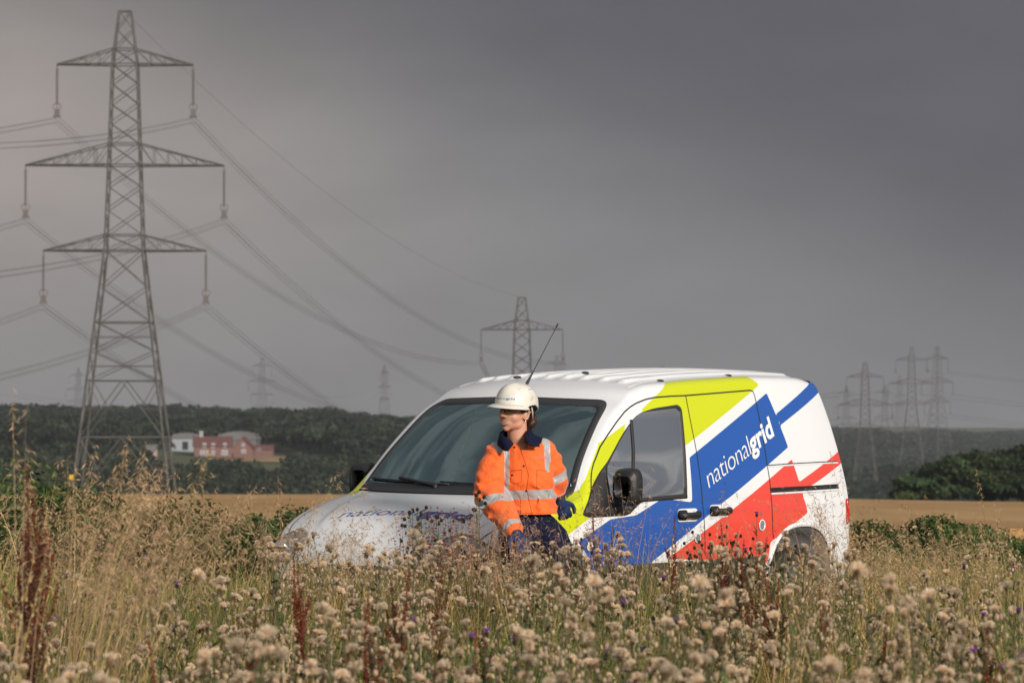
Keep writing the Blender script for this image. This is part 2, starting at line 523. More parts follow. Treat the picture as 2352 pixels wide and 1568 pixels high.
def paint_material():
    m = mat('van_paint', (.80, .81, .83), .28, 0, .5, coat=.6)
    nt = m.node_tree; b = nt.nodes['Principled BSDF']; b.inputs['Coat Roughness'].default_value = .06
    prev = None
    t = nt.nodes.new('ShaderNodeTexCoord')
    nd = nt.nodes.new('ShaderNodeTexNoise'); nd.inputs['Scale'].default_value = 2.2; nd.inputs['Detail'].default_value = 8
    nt.links.new(t.outputs['Object'], nd.inputs['Vector'])
    rd = nt.nodes.new('ShaderNodeMapRange'); rd.inputs[1].default_value = .45; rd.inputs[2].default_value = .75; rd.inputs[3].default_value = 0; rd.inputs[4].default_value = .10
    nt.links.new(nd.outputs[0], rd.inputs[0])
    w = nt.nodes.new('ShaderNodeMix'); w.data_type = 'RGBA'; w.inputs[6].default_value = (.80, .81, .83, 1); w.inputs[7].default_value = (.50, .46, .40, 1)
    nt.links.new(rd.outputs[0], w.inputs[0]); prev = w.outputs[2]
    for k, c in (('lime', (.60, .66, .004)), ('blue', (.016, .095, .40)), ('red', (.80, .068, .048)), ('clad', (.045, .047, .05))):
        a = nt.nodes.new('ShaderNodeAttribute'); a.attribute_name = k
        c1 = nt.nodes.new('ShaderNodeMath'); c1.operation = 'LESS_THAN'; c1.inputs[1].default_value = 0
        nt.links.new(a.outputs['Fac'], c1.inputs[0])
        x = nt.nodes.new('ShaderNodeMix'); x.data_type = 'RGBA'; x.inputs[7].default_value = (*c, 1)
        nt.links.new(c1.outputs[0], x.inputs[0]); nt.links.new(prev, x.inputs[6]); prev = x.outputs[2]
    # the inside of the shell is lined with grey trim
    gg = nt.nodes.new('ShaderNodeNewGeometry'); x = nt.nodes.new('ShaderNodeMix'); x.data_type = 'RGBA'; x.inputs[7].default_value = (.13, .14, .145, 1)
    nt.links.new(gg.outputs['Backfacing'], x.inputs[0]); nt.links.new(prev, x.inputs[6]); prev = x.outputs[2]
    nt.links.new(prev, b.inputs['Base Color'])
    nr = nt.nodes.new('ShaderNodeMapRange'); nr.inputs[3].default_value = .22; nr.inputs[4].default_value = .42
    nt.links.new(nd.outputs[0], nr.inputs[0]); nt.links.new(nr.outputs[0], b.inputs['Roughness'])
    return m
M_paint = paint_material()
M_white = mat('white_trim_paint', (.80, .81, .83), .3, coat=.5)
M_black = mat('black_plastic', (.018, .018, .02), .5, bump=(300, .1, .002))
M_rubber = mat('rubber_seal', (.03, .03, .032), .6)
M_seam = mat('panel_gap', (.02, .02, .022), .7)
M_chrome = mat('bright_metal', (.7, .7, .72), .15, 1.0)
M_grey = mat('grey_plastic', (.20, .20, .21), .55)
M_tyre = mat('tyre_rubber', (.02, .02, .02), .8)
M_rim = mat('wheel_steel', (.35, .36, .38), .35, .8)
M_int = mat('cabin_trim', (.13, .14, .145), .75)
M_seat = mat('seat_cloth', (.10, .12, .13), .9, bump=(120, .3, .004))
M_bluetext = mat('blue_lettering', (.02, .07, .33), .35)
M_whitetext = mat('white_lettering', (.80, .81, .82), .35)
M_red = mat('tail_lamp_red', (.55, .01, .01), .15, coat=1)
M_lens = mat('lamp_lens', (.35, .36, .38), .12, .55, coat=1, bump=(60, .5, .01))
M_orange = mat('indicator_lens', (.75, .55, .35), .2, coat=1)
def glassmat(name, tint, fac0, grey):
    m = bpy.data.materials.new(name); m.use_nodes = True; nt = m.node_tree; nt.nodes.clear()
    o = nt.nodes.new('ShaderNodeOutputMaterial')
    t = nt.nodes.new('ShaderNodeBsdfTransparent'); t.inputs[0].default_value = (*tint, 1)
    g = nt.nodes.new('ShaderNodeBsdfGlossy'); g.inputs['Roughness'].default_value = .02; g.inputs[0].default_value = (*grey, 1)
    f = nt.nodes.new('ShaderNodeFresnel'); f.inputs[0].default_value = 1.5
    r = nt.nodes.new('ShaderNodeMapRange'); r.inputs[1].default_value = .04; r.inputs[2].default_value = 1; r.inputs[3].default_value = fac0; r.inputs[4].default_value = 1
    # pane is slightly uneven, so what it mirrors wavers
    tx = nt.nodes.new('ShaderNodeTexCoord'); w = nt.nodes.new('ShaderNodeTexNoise'); w.inputs['Scale'].default_value = 1.6; w.inputs['Detail'].default_value = 1
    nt.links.new(tx.outputs['Object'], w.inputs['Vector'])
    b = nt.nodes.new('ShaderNodeBump'); b.inputs['Strength'].default_value = .12; b.inputs['Distance'].default_value = .02
    nt.links.new(w.outputs[0], b.inputs['Height']); nt.links.new(b.outputs[0], g.inputs['Normal'])
    nt.links.new(f.outputs[0], r.inputs[0])
    x = nt.nodes.new('ShaderNodeMixShader')
    nt.links.new(r.outputs[0], x.inputs[0]); nt.links.new(t.outputs[0], x.inputs[1]); nt.links.new(g.outputs[0], x.inputs[2])
    nt.links.new(x.outputs[0], o.inputs[0])
    return m
M_ws = glassmat('windscreen_glass', (.84, 1.0, .98), .29, (.70, .95, .97))
M_sgf = glassmat('side_glass_clear', (.80, .95, .92), .06, (.9, .95, .95))
M_sg = glassmat('side_glass', (.50, .62, .60), .75, (1, 1, .97))

# --- openings
WIN_D = [Z2(*p) for p in [(150, 1072), (205, 905), (320, 715), (420, 530), (485, 432), (545, 375), (640, 345), (800, 320), (828, 345), (866, 935), (870, 960), (560, 985), (525, 1010), (470, 1075), (200, 1092)]]
WIN_D = roundpoly(WIN_D, [.03, .05, .05, .05, .08, .08, .05, .03, .03, .01, .02, .05, .05, .06, .04], 5)
WIN_GL = [Z2(*p) for p in [(318, 740), (420, 560), (484, 470), (500, 860), (505, 930), (318, 945)]]      # quarter light + pane share the sheet
WIN_IN = [Z2(*p) for p in [(315, 745), (410, 555), (500, 412), (560, 372), (650, 360), (795, 342), (815, 360), (847, 930), (540, 958), (500, 990), (330, 1005)]]
WIN_IN = roundpoly(WIN_IN, [.03, .05, .05, .05, .05, .03, .03, .02, .03, .02, .02], 5)
WS_OUT = roundpoly([(-.79, 1.0), (-.645, 1.570), (0, 1.588), (.645, 1.570), (.79, 1.0), (0, 1.0)], [.03, .09, .0, .09, .03, .0], 7)
WS_OUT = resample(WS_OUT, .02)
WS_IN = offset_poly(WS_OUT, .04)
WS_IN[:, 1] = np.maximum(WS_IN[:, 1], 1.05)
DO = resample(WIN_D, .015); DI = resample(WIN_IN, .015)

fc = BV[BF].mean(axis=1); fp = part_id[BF[:, 0]]
cut = np.zeros(len(BF), bool)
m_s = (fp == 0)
cut |= m_s & (sdf_poly(fc[:, [0, 2]], DI) < -.004)
m_w = (fp == 1) & (fc[:, 0] < 1.78)
cut |= m_w & (sdf_poly(fc[:, [1, 2]], WS_IN) < .004)
def arch_f(x, z, cx, grow=0.):
    return (np.abs(x - cx) / (.435 + grow)) ** 2.5 + (np.abs(z - .36) / (.415 + grow)) ** 2.5 - 1
for cx in (.66, 3.58):
    cut |= m_s & (arch_f(fc[:, 0], fc[:, 2], cx) < 0)
body = mk('body', BV, BF[~cut], M_paint, van, smooth=True, attrs={k: att[k] for k in ('lime', 'blue', 'red', 'clad')})
me = body.data
bm = bmesh.new(); bm.from_mesh(me); bmesh.ops.remove_doubles(bm, verts=bm.verts, dist=.0008); bmesh.ops.recalc_face_normals(bm, faces=bm.faces); bm.to_mesh(me); bm.free()

def strip(name, P, w, m, parent, hit, off=.003, closed=False, hgt=0.):
    """thin strip following a path in a plane, laid on the body"""
    P = np.asarray(P, float)
    a = np.roll(P, 1, 0); b = np.roll(P, -1, 0)
    if not closed: a[0] = P[0]; b[-1] = P[-1]
    t = b - a; t /= np.linalg.norm(t, axis=1)[:, None] + 1e-12
    n = np.stack([-t[:, 1], t[:, 0]], 1) * w / 2
    V = []
    for i, p in enumerate(P):
        V += [hit(*(p + n[i]), off=off), hit(*p, off=off + hgt), hit(*(p - n[i]), off=off)]
    N = len(P); F = []
    for i in range(N if closed else N - 1):
        j = (i + 1) % N
        F += [(3*i, 3*j, 3*j+1, 3*i+1), (3*i+1, 3*j+1, 3*j+2, 3*i+2)]
    return mk(name, [tuple(v) for v in V], np.array(F), m, parent, smooth=hgt > 0)

def ring(name, A, B, m, parent, hit, offa=.004, offb=.006, inset=None):
    """frame between an outer and an inner loop: raised, with an outer and an inner return"""
    A = np.asarray(A); B = np.asarray(B)
    # match inner points to outer by nearest
    C = np.array([B[np.argmin(np.sum((B - p) ** 2, 1))] for p in A])
    V = []
    N = len(A)
    for i in range(N):
        V += [hit(*A[i], off=-.004), hit(*A[i], off=offa), hit(*((A[i] + C[i]) / 2), off=(offa + offb) / 2 + .001), hit(*C[i], off=offb), hit(*C[i], off=-.012)]
    F = []
    for i in range(N):
        j = (i + 1) % N
        for k in range(4): F.append((5*i+k, 5*j+k, 5*j+k+1, 5*i+k+1))
    return mk(name, [tuple(v) for v in V], np.array(F), m, parent, smooth=True)

def sheet(name, poly, m, parent, hit, off, step=.06):
    """a filled sheet inside a polygon lying on the body surface"""
    poly = np.asarray(poly)
    lo = poly.min(0); hi = poly.max(0)
    nxs = max(2, int((hi[0] - lo[0]) / step)); nzs = max(2, int((hi[1] - lo[1]) / step))
    bm = bmesh.new()
    vs = [bm.verts.new((p[0], p[1], 0)) for p in poly]
    try: bm.faces.new(vs)
    except ValueError: pass
    for k in range(1, nxs):
        x = lo[0] + (hi[0] - lo[0]) * k / nxs
        bmesh.ops.bisect_plane(bm, geom=bm.verts[:] + bm.edges[:] + bm.faces[:], plane_co=(x, 0, 0), plane_no=(1, 0, 0))
    for k in range(1, nzs):
        z = lo[1] + (hi[1] - lo[1]) * k / nzs
        bmesh.ops.bisect_plane(bm, geom=bm.verts[:] + bm.edges[:] + bm.faces[:], plane_co=(0, z, 0), plane_no=(0, 1, 0))
    bmesh.ops.triangulate(bm, faces=bm.faces[:])
    for v in bm.verts: v.co = hit(v.co.x, v.co.y, off=off)
    me = bpy.data.meshes.new(name); bm.to_mesh(me); bm.free()
    for p in me.polygons: p.use_smooth = True
    me.materials.append(m)
    o = bpy.data.objects.new(name, me); COL.objects.link(o); o.parent = parent
    return o

HS = {-1: (lambda a, b, off=.003: hit_side(a, b, -1, off)), 1: (lambda a, b, off=.003: hit_side(a, b, 1, off))}
HF = lambda a, b, off=.003: hit_front(a, b, off)
HT = lambda a, b, off=.003: hit_top(a, b, off)

# windscreen
wsf = ring('windscreen_frame', WS_OUT, WS_IN, M_rubber, van, HF, .003, .004)
wg = sheet('windscreen', WS_IN, M_ws, van, HF, .001)
# doors, seams, side windows
SEAM_F = [Z2(*p) for p in [(240, 1400), (232, 1250), (225, 1095), (205, 960), (212, 830), (230, 720), (275, 610), (330, 520), (385, 440), (440, 370), (480, 335), (520, 310), (585, 284), (650, 270), (760, 262), (858, 258)]]
SEAM_B = [Z2(*p) for p in [(858, 258), (870, 320), (885, 400), (905, 500), (925, 600), (942, 700), (955, 800), (967, 900), (975, 1000), (985, 1110), (990, 1220), (992, 1345)]]
SEAM_R = [Z2(*p) for p in [(858, 258), (1080, 240), (1300, 222), (1318, 228), (1330, 260), (1350, 350), (1372, 460), (1395, 590), (1415, 730), (1432, 830), (1440, 900), (1450, 1050), (1455, 1200), (1462, 1235)]]
SEAM_Q = [Z2(*p) for p in [(1415, 735), (1600, 722), (1800, 711), (1885, 708)]]
RAIL = [Z2(*p) for p in [(1436, 904), (1550, 898), (1700, 890), (1800, 883), (1893, 876)]]
for s in (-1, 1):
    h = HS[s]
    strip('door_seam', resample(SEAM_F, .03, False), .009, M_seam, van, h, .0015)
    strip('door_seam', resample(SEAM_B, .03, False), .008, M_seam, van, h, .0015)
    strip('door_seam', resample(SEAM_R, .03, False), .009, M_seam, van, h, .0015)
    strip('panel_seam', resample(SEAM_Q, .03, False), .007, M_seam, van, h, .0015)
    strip('panel_edge', resample([(a, b - .008) for a, b in SEAM_Q], .03, False), .009, M_white, van, h, .002, hgt=.002)
    rl = strip('door_rail', resample(RAIL, .03, False), .030, M_black, van, h, .004, hgt=-.004)
    strip('rail_lip', resample([(a, b - .024) for a, b in RAIL], .03, False), .012, M_white, rl, h, .004, hgt=.006)
    wf = ring('side_window_frame', DO, DI, M_rubber, van, h, .005, .009)
    sheet('side_window', DI, M_sg if s < 0 else M_sgf, van, h, .002)
    # divider bar between quarter light and door pane
    bar = [Z2(484, 425), Z2(500, 640), Z2(520, 985)]
    strip('window_divider', resample(bar, .03, False), .026, M_rubber, wf, h, .006, hgt=.004)
    # black triangle in front of the quarter light
    tri = roundpoly([Z2(*p) for p in [(152, 1070), (207, 905), (300, 745), (322, 735), (330, 1000), (500, 985), (480, 1066), (200, 1090)]], .012, 3)
    sheet('corner_panel', resample(tri, .03), M_black, wf, h, .0055)
    # handles
    for (u0, v0, u1, v1) in ((800, 1080, 940, 1068), (1020, 1052, 1152, 1040)):
        a = Z2(u0, v0); b = Z2(u1, v1); cxh, czh = (a[0] + b[0]) / 2, (a[1] + b[1]) / 2
        L = abs(b[0] - a[0]); 
        plate = roundpoly([(cxh - L*.50, czh - .040), (cxh + L*.50, czh - .040), (cxh + L*.50, czh + .040), (cxh - L*.50, czh + .040)], .035, 5)
        hd = sheet('door_handle', resample(plate, .03), M_white if u0 < 1000 else M_paint, van, h, .0035)
        cup = roundpoly([(cxh - L*.5, czh - .032), (cxh + L*.0, czh - .032), (cxh + L*.0, czh + .032), (cxh - L*.5, czh + .032)], .028, 5)
        sheet('handle_cup', resample(cup, .03), M_black, hd, h, .005)
        mb = MB(); p0 = h(cxh - L * .46, czh, off=.01); p1 = h(cxh + L * .46, czh, off=.01)
        q0 = h(cxh - L * .3, czh, off=.035); q1 = h(cxh + L * .3, czh, off=.035)
        mb.tube([p0, q0, (q0 + q1) / 2, q1, p1], [.020, .019, .017, .020, .026], 10)
        mb.build('handle_grip', M_black, hd, smooth=True)
    # arch lips and liners
    for cx in (.66, 3.58):
        th = np.linspace(-.12, math.pi + .12, 50)
        c, sn = np.cos(th), np.sin(th)
        px = cx + np.sign(c) * np.abs(c) ** .8 * .435; pz = .36 + np.sign(sn) * np.abs(sn) ** .8 * .415
        P = np.stack([px, pz], 1)
        lip = strip('arch_lip', P, .030, M_white, van, h, .001, hgt=.012)
        mb = MB(); V = []; Fz = []
        for i, (a, b) in enumerate(P):
            q = h(a, b, off=0.)
            V += [tuple(q), (cx + (a - cx) * .84, q.y - s * .05, .36 + (b - .36) * .84), (cx + (a - cx) * .84, s * .50, .36 + (b - .36) * .84)]
        for i in range(len(P) - 1): Fz += [(3*i, 3*i+1, 3*i+4, 3*i+3), (3*i+1, 3*i+2, 3*i+5, 3*i+4)]
        # inner wall of the arch
        nV = len(V); V += [(cx, s * .50, .36)]
        for i in range(len(P) - 1): Fz.append((3*i+2, nV, 3*i+5))
        mb.add(V, Fz); mb.build('wheel_arch_liner', M_grey, van, smooth=True)
        # wheel
        w = empty('wheel'); w.parent = van; w.location = (cx, s * .775, .315)
        def lathe(prof, seg=40):
            m_ = MB(); V = []; Fq = []
            for i in range(seg):
                t = 2 * math.pi * i / seg
                for (y_, r_) in prof: V.append((r_ * math.cos(t), y_ * s, r_ * math.sin(t)))
            n_ = len(prof)
            for i in range(seg):
                j = (i + 1) % seg
                for k in range(n_ - 1): Fq.append((i*n_+k, j*n_+k, j*n_+k+1, i*n_+k+1))
            m_.add(V, Fq); return m_
        lathe([(-.09, .20), (-.09, .28), (-.075, .31), (.0, .318), (.065, .31), (.085, .285), (.088, .25), (.075, .205)]).build('tyre', M_tyre, w, smooth=True)
        lathe([(.072, .205), (.080, .198), (.05, .185), (.02, .16), (.03, .12), (.055, .09), (.06, .04), (.062, .0)]).build('rim', M_rim, w, smooth=True)
    # side repeater, rear marker buttons
    for (u, v, r, mm_) in ((200, 1287, .022, M_orange), (1378, 1142, .030, M_grey), (938, 1230, .026, M_grey)):
        a = Z2(u, v); th = np.linspace(0, 2 * math.pi, 20, endpoint=False)
        cap_ = sheet('side_repeater' if u == 200 else 'vent_cap', np.stack([a[0] + r * 1.05 * np.cos(th), a[1] + r * np.sin(th)], 1), mm_, van, h, .006)
        strip('cap_rim', np.stack([a[0] + (r + .003) * 1.05 * np.cos(th), a[1] + (r + .003) * np.sin(th)], 1), .008, M_white, cap_, h, .006, closed=True, hgt=.004)
    # tail lamp at the rear corner
    mb = MB(); V = []; zt = np.linspace(.66, .98, 12)
    tl = []
    for k, z in enumerate(zt):
        for a_ in np.linspace(0, 1, 6):
            yv = .862 - .10 * a_ ** 1.5
            h_, n_, i_, d_ = bvh.ray_cast(Vector((6, s * yv, z)), Vector((-1, 0, 0)))
            xx = h_.x if h_ else 4.25
            tl.append((xx + .012 - .006 * abs(k / 11 - .5) * 2, s * yv, z))
    Fz = [(k*6+i, k*6+i+1, (k+1)*6+i+1, (k+1)*6+i) for k in range(11) for i in range(5)]
    mb.add(tl, Fz)
    cr = []
    for z in np.linspace(.76, .93, 10):
        dr = Vector((-1, -s * 1.4, 0)).normalized(); h_, n_, i_, d_ = bvh.ray_cast(Vector((4.15, s * .80, z)) - dr * 2, dr)
        cr.append((h_ if h_ is not None else Vector((4.2, s * .82, z))) - dr * .004)
    mb.tube(cr, [.008, .014, .016, .016, .016, .016, .016, .016, .014, .008], 10)
    mb.build('tail_lamp', M_red, van, smooth=True)
    # sill moulding
    strip('sill_moulding', resample([(1.32, .40), (2.2, .40), (3.12, .40)], .05, False), .16, M_black, van, h, .004, hgt=.012)
    # door mirror
    mx, mz = 1.30, 1.035
    my = s * .985
    mb = MB()
    rows = []
    for k, (dx, w_, h_, zc) in enumerate([(-.050, .07, .065, 0), (-.042, .093, .095, 0), (-.015, .105, .110, 0), (.03, .108, .114, 0), (.045, .10, .108, 0)]):
        for i in range(24):
            t = 2 * math.pi * i / 24
            c_, s_ = math.cos(t), math.sin(t)
            rows.append((mx + dx, my + s * .0 + np.sign(c_) * abs(c_) ** .55 * w_ * .82, mz + .02 + np.sign(s_) * abs(s_) ** .55 * h_ + (.0)))
    Fz = [(k*24+i, k*24+(i+1) % 24, (k+1)*24+(i+1) % 24, (k+1)*24+i) for k in range(4) for i in range(24)]
    Fz.append(tuple(range(24))); mb.add(rows, Fz)
    mir = mb.build('door_mirror', M_black, van, smooth=True)
    mb = MB(); mb.add([(mx + .046, y_, z_) for (x_, y_, z_) in [(0, my + np.sign(math.cos(t)) * abs(math.cos(t)) ** .55 * .073, mz + .02 + np.sign(math.sin(t)) * abs(math.sin(t)) ** .55 * .095) for t in [2 * math.pi * i / 24 for i in range(24)]]], [tuple(range(24))])
    mb.build('mirror_glass', M_chrome, mir)
    mb = MB(); mb.tube([(mx + .0, s * .80, mz - .085), (mx, s * .90, mz - .075), (mx, my, mz - .05)], [.035, .03, .035], 10); mb.build('mirror_arm', M_black, mir, smooth=True)

# roof plugs
for (sx, sy) in ((2475, 1428), (2730, 1408), (1940, 1414), (2195, 1398)):
    o, d = ray_src(sx, sy)
    h_, n_, i_, dd = bvh.ray_cast(o, d.normalized())
    if h_ is None: h_, n_, i_, dd = bvh.ray_cast(o, (d + Vector((0, 0, -.001)) * 1).normalized())
    p = h_ if h_ is not None else Vector((2.6, .3, 1.76))
    mb = MB(); mb.ball((p.x, p.y, p.z + .002), (.035, .022, .010), 12, 6); mb.build('roof_plug', M_black, van, smooth=True)
# roof edge crease
strip('roof_crease', [(x, -(side_y(x, Ez(x)) - .075)) for x in np.linspace(1.84, 3.9, 60)], .012, M_white, van, HT, .002, hgt=.004)
strip('roof_crease', [(x, (side_y(x, Ez(x)) - .075)) for x in np.linspace(1.84, 3.9, 60)], .012, M_white, van, HT, .002, hgt=.004)

# antenna: stands on the front of the roof
o, d = ray_src(1968, 1452)
_h = bvh.ray_cast(o, d.normalized())[0]
ab = _h if _h is not None else hit_top(1.83, .1, 0)
tip_o, tip_d = ray_src(2093, 1212)
sd = (ab.y - .0 - tip_o.y) / tip_d.y if abs(tip_d.y) > 1e-6 else 0
mb = MB()
# choose the rod in the plane through its foot, facing the front of the van
k = ((ab.x + .14) - tip_o.x) / tip_d.x
tipp = tip_o + tip_d * k
ant_tip = tipp
f1 = ab + (ant_tip - ab) * .25
mb.tube([ab - Vector((0, 0, .01)), ab + (ant_tip - ab) * .02, ab + (ant_tip - ab) * .14, f1], [.016, .012, .008, .0042], 8)
mb.tube([f1, ant_tip], .0026, 6)
mb.tube([ab + (ant_tip - ab) * .945, ant_tip], .0052, 8)
mb.build('aerial', M_black, van, smooth=True)

# cowl panel and wipers
cw = resample([(-.74, 1.005), (-.70, 1.045), (0, 1.045), (.70, 1.045), (.74, 1.005), (0, 1.0)], .04)
sheet('cowl_panel', cw, M_black, van, HF, .007)
for (y0, y1, z1) in ((.12, .70, 1.085), (-.52, .10, 1.075)):
    p = [hit_front(y0 + (y1 - y0) * t, 1.03 + (z1 - 1.03) * math.sin(t * 1.5), .02) for t in np.linspace(0, 1, 8)]
    mb = MB(); mb.tube([p[0] - Vector((.02, 0, .02))] + p[:5], [.016, .014, .012, .01, .01, .009], 8)
    q = [hit_front(y0 - .08 + (y1 - y0 + .1) * t, 1.045 + (z1 - 1.06) * t, .012) for t in np.linspace(0, 1, 10)]
    mb.tube(q, .006, 6)
    mb.build('wiper', M_black, van, smooth=True)
# bonnet seam, headlamps, grille, bumper, plate
bs = [(x, -(side_y(x, Ez(x)) - .075 - .02 * (x > .9))) for x in np.linspace(.2, 1.0, 24)]
strip('bonnet_seam', bs, .008, M_seam, van, HT, .0015)
strip('bonnet_seam', [(a, -b) for a, b in bs], .008, M_seam, van, HT, .0015)
def hit_corner(s):
    """project along the diagonal at the nose corner"""
    dr = Vector((1, -s * .85, 0)).normalized()
    base = Vector((.2, s * .62, 0)); sidev = Vector((s * .85, 1, 0)).normalized() if s > 0 else Vector((-.85 * -s * -1, 1, 0)).normalized()
    sidev = Vector((0, 0, 1)).cross(dr)
    def f(a, b, off=.003):
        o_ = base - dr * 2 + sidev * a + Vector((0, 0, b))
        h_, n_, i_, d_ = bvh.ray_cast(o_, dr)
        if h_ is None:
            h_, n_, i_, d_ = bvh.ray_cast(o_ - Vector((0, 0, .03)), dr)
            if h_ is None: return base + sidev * a + Vector((0, 0, b))
        if n_.dot(dr) > 0: n_ = -n_
        return h_ + n_ * off
    return f
for s in (-1, 1):
    f = hit_corner(s)
    pl = roundpoly([(-.17, .62), (.17, .60), (.15, .76), (.02, .79), (-.16, .70)] if s < 0 else [(-.17, .60), (.17, .62), (.16, .70), (-.02, .79), (-.15, .76)], .03, 4)
    hl = sheet('headlight', resample(pl, .03), M_lens, van, f, .006, step=.05)
    strip('lamp_rim', resample(pl, .03), .014, M_grey, hl, f, .006, closed=True, hgt=.004)
    c = f(0, .68, .01); mb = MB(); mb.ball(c, (.04, .05, .045), 14, 8); mb.build('reflector', M_chrome, hl, smooth=True)
gp = resample(roundpoly([(-.46, .53), (.46, .53), (.50, .60), (-.50, .60)], .02, 3), .04)
gr = sheet('grille', gp, M_black, van, HF, .008)
strip('chrome_bar', [(y, .567) for y in np.linspace(-.47, .47, 24)], .022, M_chrome, gr, HF, .012, hgt=.01)
gp = resample(roundpoly([(-.42, .30), (.42, .30), (.45, .42), (-.45, .42)], .02, 3), .04)
sheet('air_intake', gp, M_black, van, HF, .006)
strip('bumper_strip', [(y, .47) for y in np.linspace(-.66, .66, 30)], .07, M_grey, van, HF, .004, hgt=.02)
sheet('number_plate', resample([(-.26, .435), (.26, .435), (.26, .505), (-.26, .505)], .05), mat('plate_white', (.75, .75, .72), .4), van, HF, .03)
# floor and back lamps
mb = MB(); mb.box((2.15, 0, .27), (3.9, 1.5, .06)); mb.build('underbody', M_black, van)
# cabin
mb = MB(); mb.box((2.42, 0, .9), (.04, 1.66, 1.2), taper=.92); mb.build('bulkhead', mat('bulkhead_grey', (.40, .52, .52), .7), van)
mb = MB(); mb.box((2.0, 0, .45), (1.7, 1.55, .06)); mb.build('cabin_floor', M_int, van)
mb = MB()
prof = [(1.02, .99), (1.30, 1.0), (1.42, .96), (1.46, .86), (1.40, .62)]
V = [(a, y, b) for y in (-.72, .72) for a, b in prof]; n_ = len(prof)
mb.add(V, [(i, i + 1, n_ + i + 1, n_ + i) for i in range(n_ - 1)]); mb.build('dashboard', M_int, van, smooth=True)
for y in (-.38, .38):
    st = empty('front_seat'); st.parent = van; st.location = (1.95, y, .5)
    mb = MB(); mb.box((0, 0, .12), (.5, .48, .16), taper=.9); mb.build('cushion', M_seat, st, bevel=.05)
    mb = MB(); mb.box((.27, 0, .46), (.13, .46, .60), Matrix.Rotation(math.radians(14), 3, 'Y'), taper=.85); mb.build('backrest', M_seat, st, bevel=.05)
    mb = MB(); mb.box((.36, 0, .85), (.09, .26, .17), Matrix.Rotation(math.radians(10), 3, 'Y'), taper=.9); mb.build('headrest', M_seat, st, bevel=.035)
mb = MB()
rr = [Vector((1.50, .38 + .185 * math.cos(t), .98 + .185 * math.sin(t))) for t in np.linspace(0, 2 * math.pi, 33)]
rr = [Matrix.Translation((1.5, .38, .98)) @ Matrix.Rotation(math.radians(-28), 4, 'Y') @ Matrix.Translation((-1.5, -.38, -.98)) @ p for p in rr]
mb.tube(rr, .016, 8, caps=False)
for t in (200, 340, 270):
    t = math.radians(t); mb.tube([(1.5, .38, .98), (1.5 + .09 * math.sin(t) , .38 + .18 * math.cos(t), .98 + .165 * math.sin(t))], .014, 6)
mb.ball((1.5, .38, .98), (.03, .06, .06)); mb.build('steering_wheel', M_black, van, smooth=True)
mb = MB(); mb.box((1.60, 0, 1.50), (.02, .22, .06)); mb.build('rear_view_mirror', M_black, van, bevel=.008)

# lettering
def text_mesh(txt, size, bold, shear=0., space=1.0):
    cu = bpy.data.curves.new('t', 'FONT'); cu.body = txt; cu.size = size; cu.offset = bold; cu.shear = shear; cu.space_character = space
    cu.resolution_u = 6
    o = bpy.data.objects.new('t', cu); COL.objects.link(o)
    bpy.context.view_layer.update()
    me = evalmesh(o); bpy.data.objects.remove(o)
    vs = [v.co.xy.copy() for v in me.vertices]; fs = [tuple(p.vertices) for p in me.polygons]
    bpy.data.meshes.remove(me)
    w = max(v.x for v in vs)
    return vs, fs, w
def two_weight(size, thin, bold, shear=0.):
    a, fa, wa = text_mesh('national', size, thin, shear, .93)
    b, fb, wb = text_mesh('grid', size, bold, shear, 1.02)
    gap = .04 * size
    vs = a + [Vector((v.x + wa + gap, v.y)) for v in b]
    return vs, fa + [tuple(i + len(a) for i in f) for f in fb], wa + gap + wb
def lettering(name, mats, parent, fmap, size=1., thin=-.012, bold=.03, shear=0., label=None):
    vs, fs, w = two_weight(size, thin, bold, shear)
    bm = bmesh.new()
    bv = [bm.verts.new((v.x / w, v.y / size, 0)) for v in vs]
    for f in fs:
        try: bm.faces.new([bv[i] for i in f])
        except ValueError: pass
    for k in range(1, 24):
        bmesh.ops.bisect_plane(bm, geom=bm.verts[:] + bm.edges[:] + bm.faces[:], plane_co=(k / 24, 0, 0), plane_no=(1, 0, 0))
    for v in bm.verts: v.co = fmap(v.co.x, v.co.y)
    bmesh.ops.triangulate(bm, faces=bm.faces[:])
    me = bpy.data.meshes.new(name); bm.to_mesh(me); bm.free(); me.materials.append(mats)
    o = bpy.data.objects.new(name, me); COL.objects.link(o); o.parent = parent
    return o
# side: baseline from the n to the d, height from the l and the d
A_ = np.array(Z2(1008, 898)); B_ = np.array(Z2(1462, 528)); H_ = np.array(Z2(1415, 400)) - np.array(Z2(1455, 535))
for s in (-1,):
    lettering('lettering', M_whitetext, van, lambda u, v, s=s: HS[s](*(A_ + (B_ - A_) * u + H_ * v / .73), off=.0035))
# bonnet
def bon(sx, sy):
    o, d = ray_src(sx, sy); h_, n_, i_, dd = bvh.ray_cast(o, d.normalized())
    return h_
b0, b1 = bon(1258, 1942), bon(1748, 1957)
lh = bon(1268, 1915) - b0
if b0 is not None and b1 is not None:
    a2 = Vector((b0.x, b0.y)); e2 = Vector((b1.x - b0.x, b1.y - b0.y)); up2 = Vector((e2.y, -e2.x)).normalized() * .135
    if up2.x < 0: up2 = -up2
    lettering('bonnet_lettering', M_bluetext, van, lambda u, v: hit_top(a2.x + e2.x * u + up2.x * v, a2.y + e2.y * u + up2.y * v, .003), shear=.15)
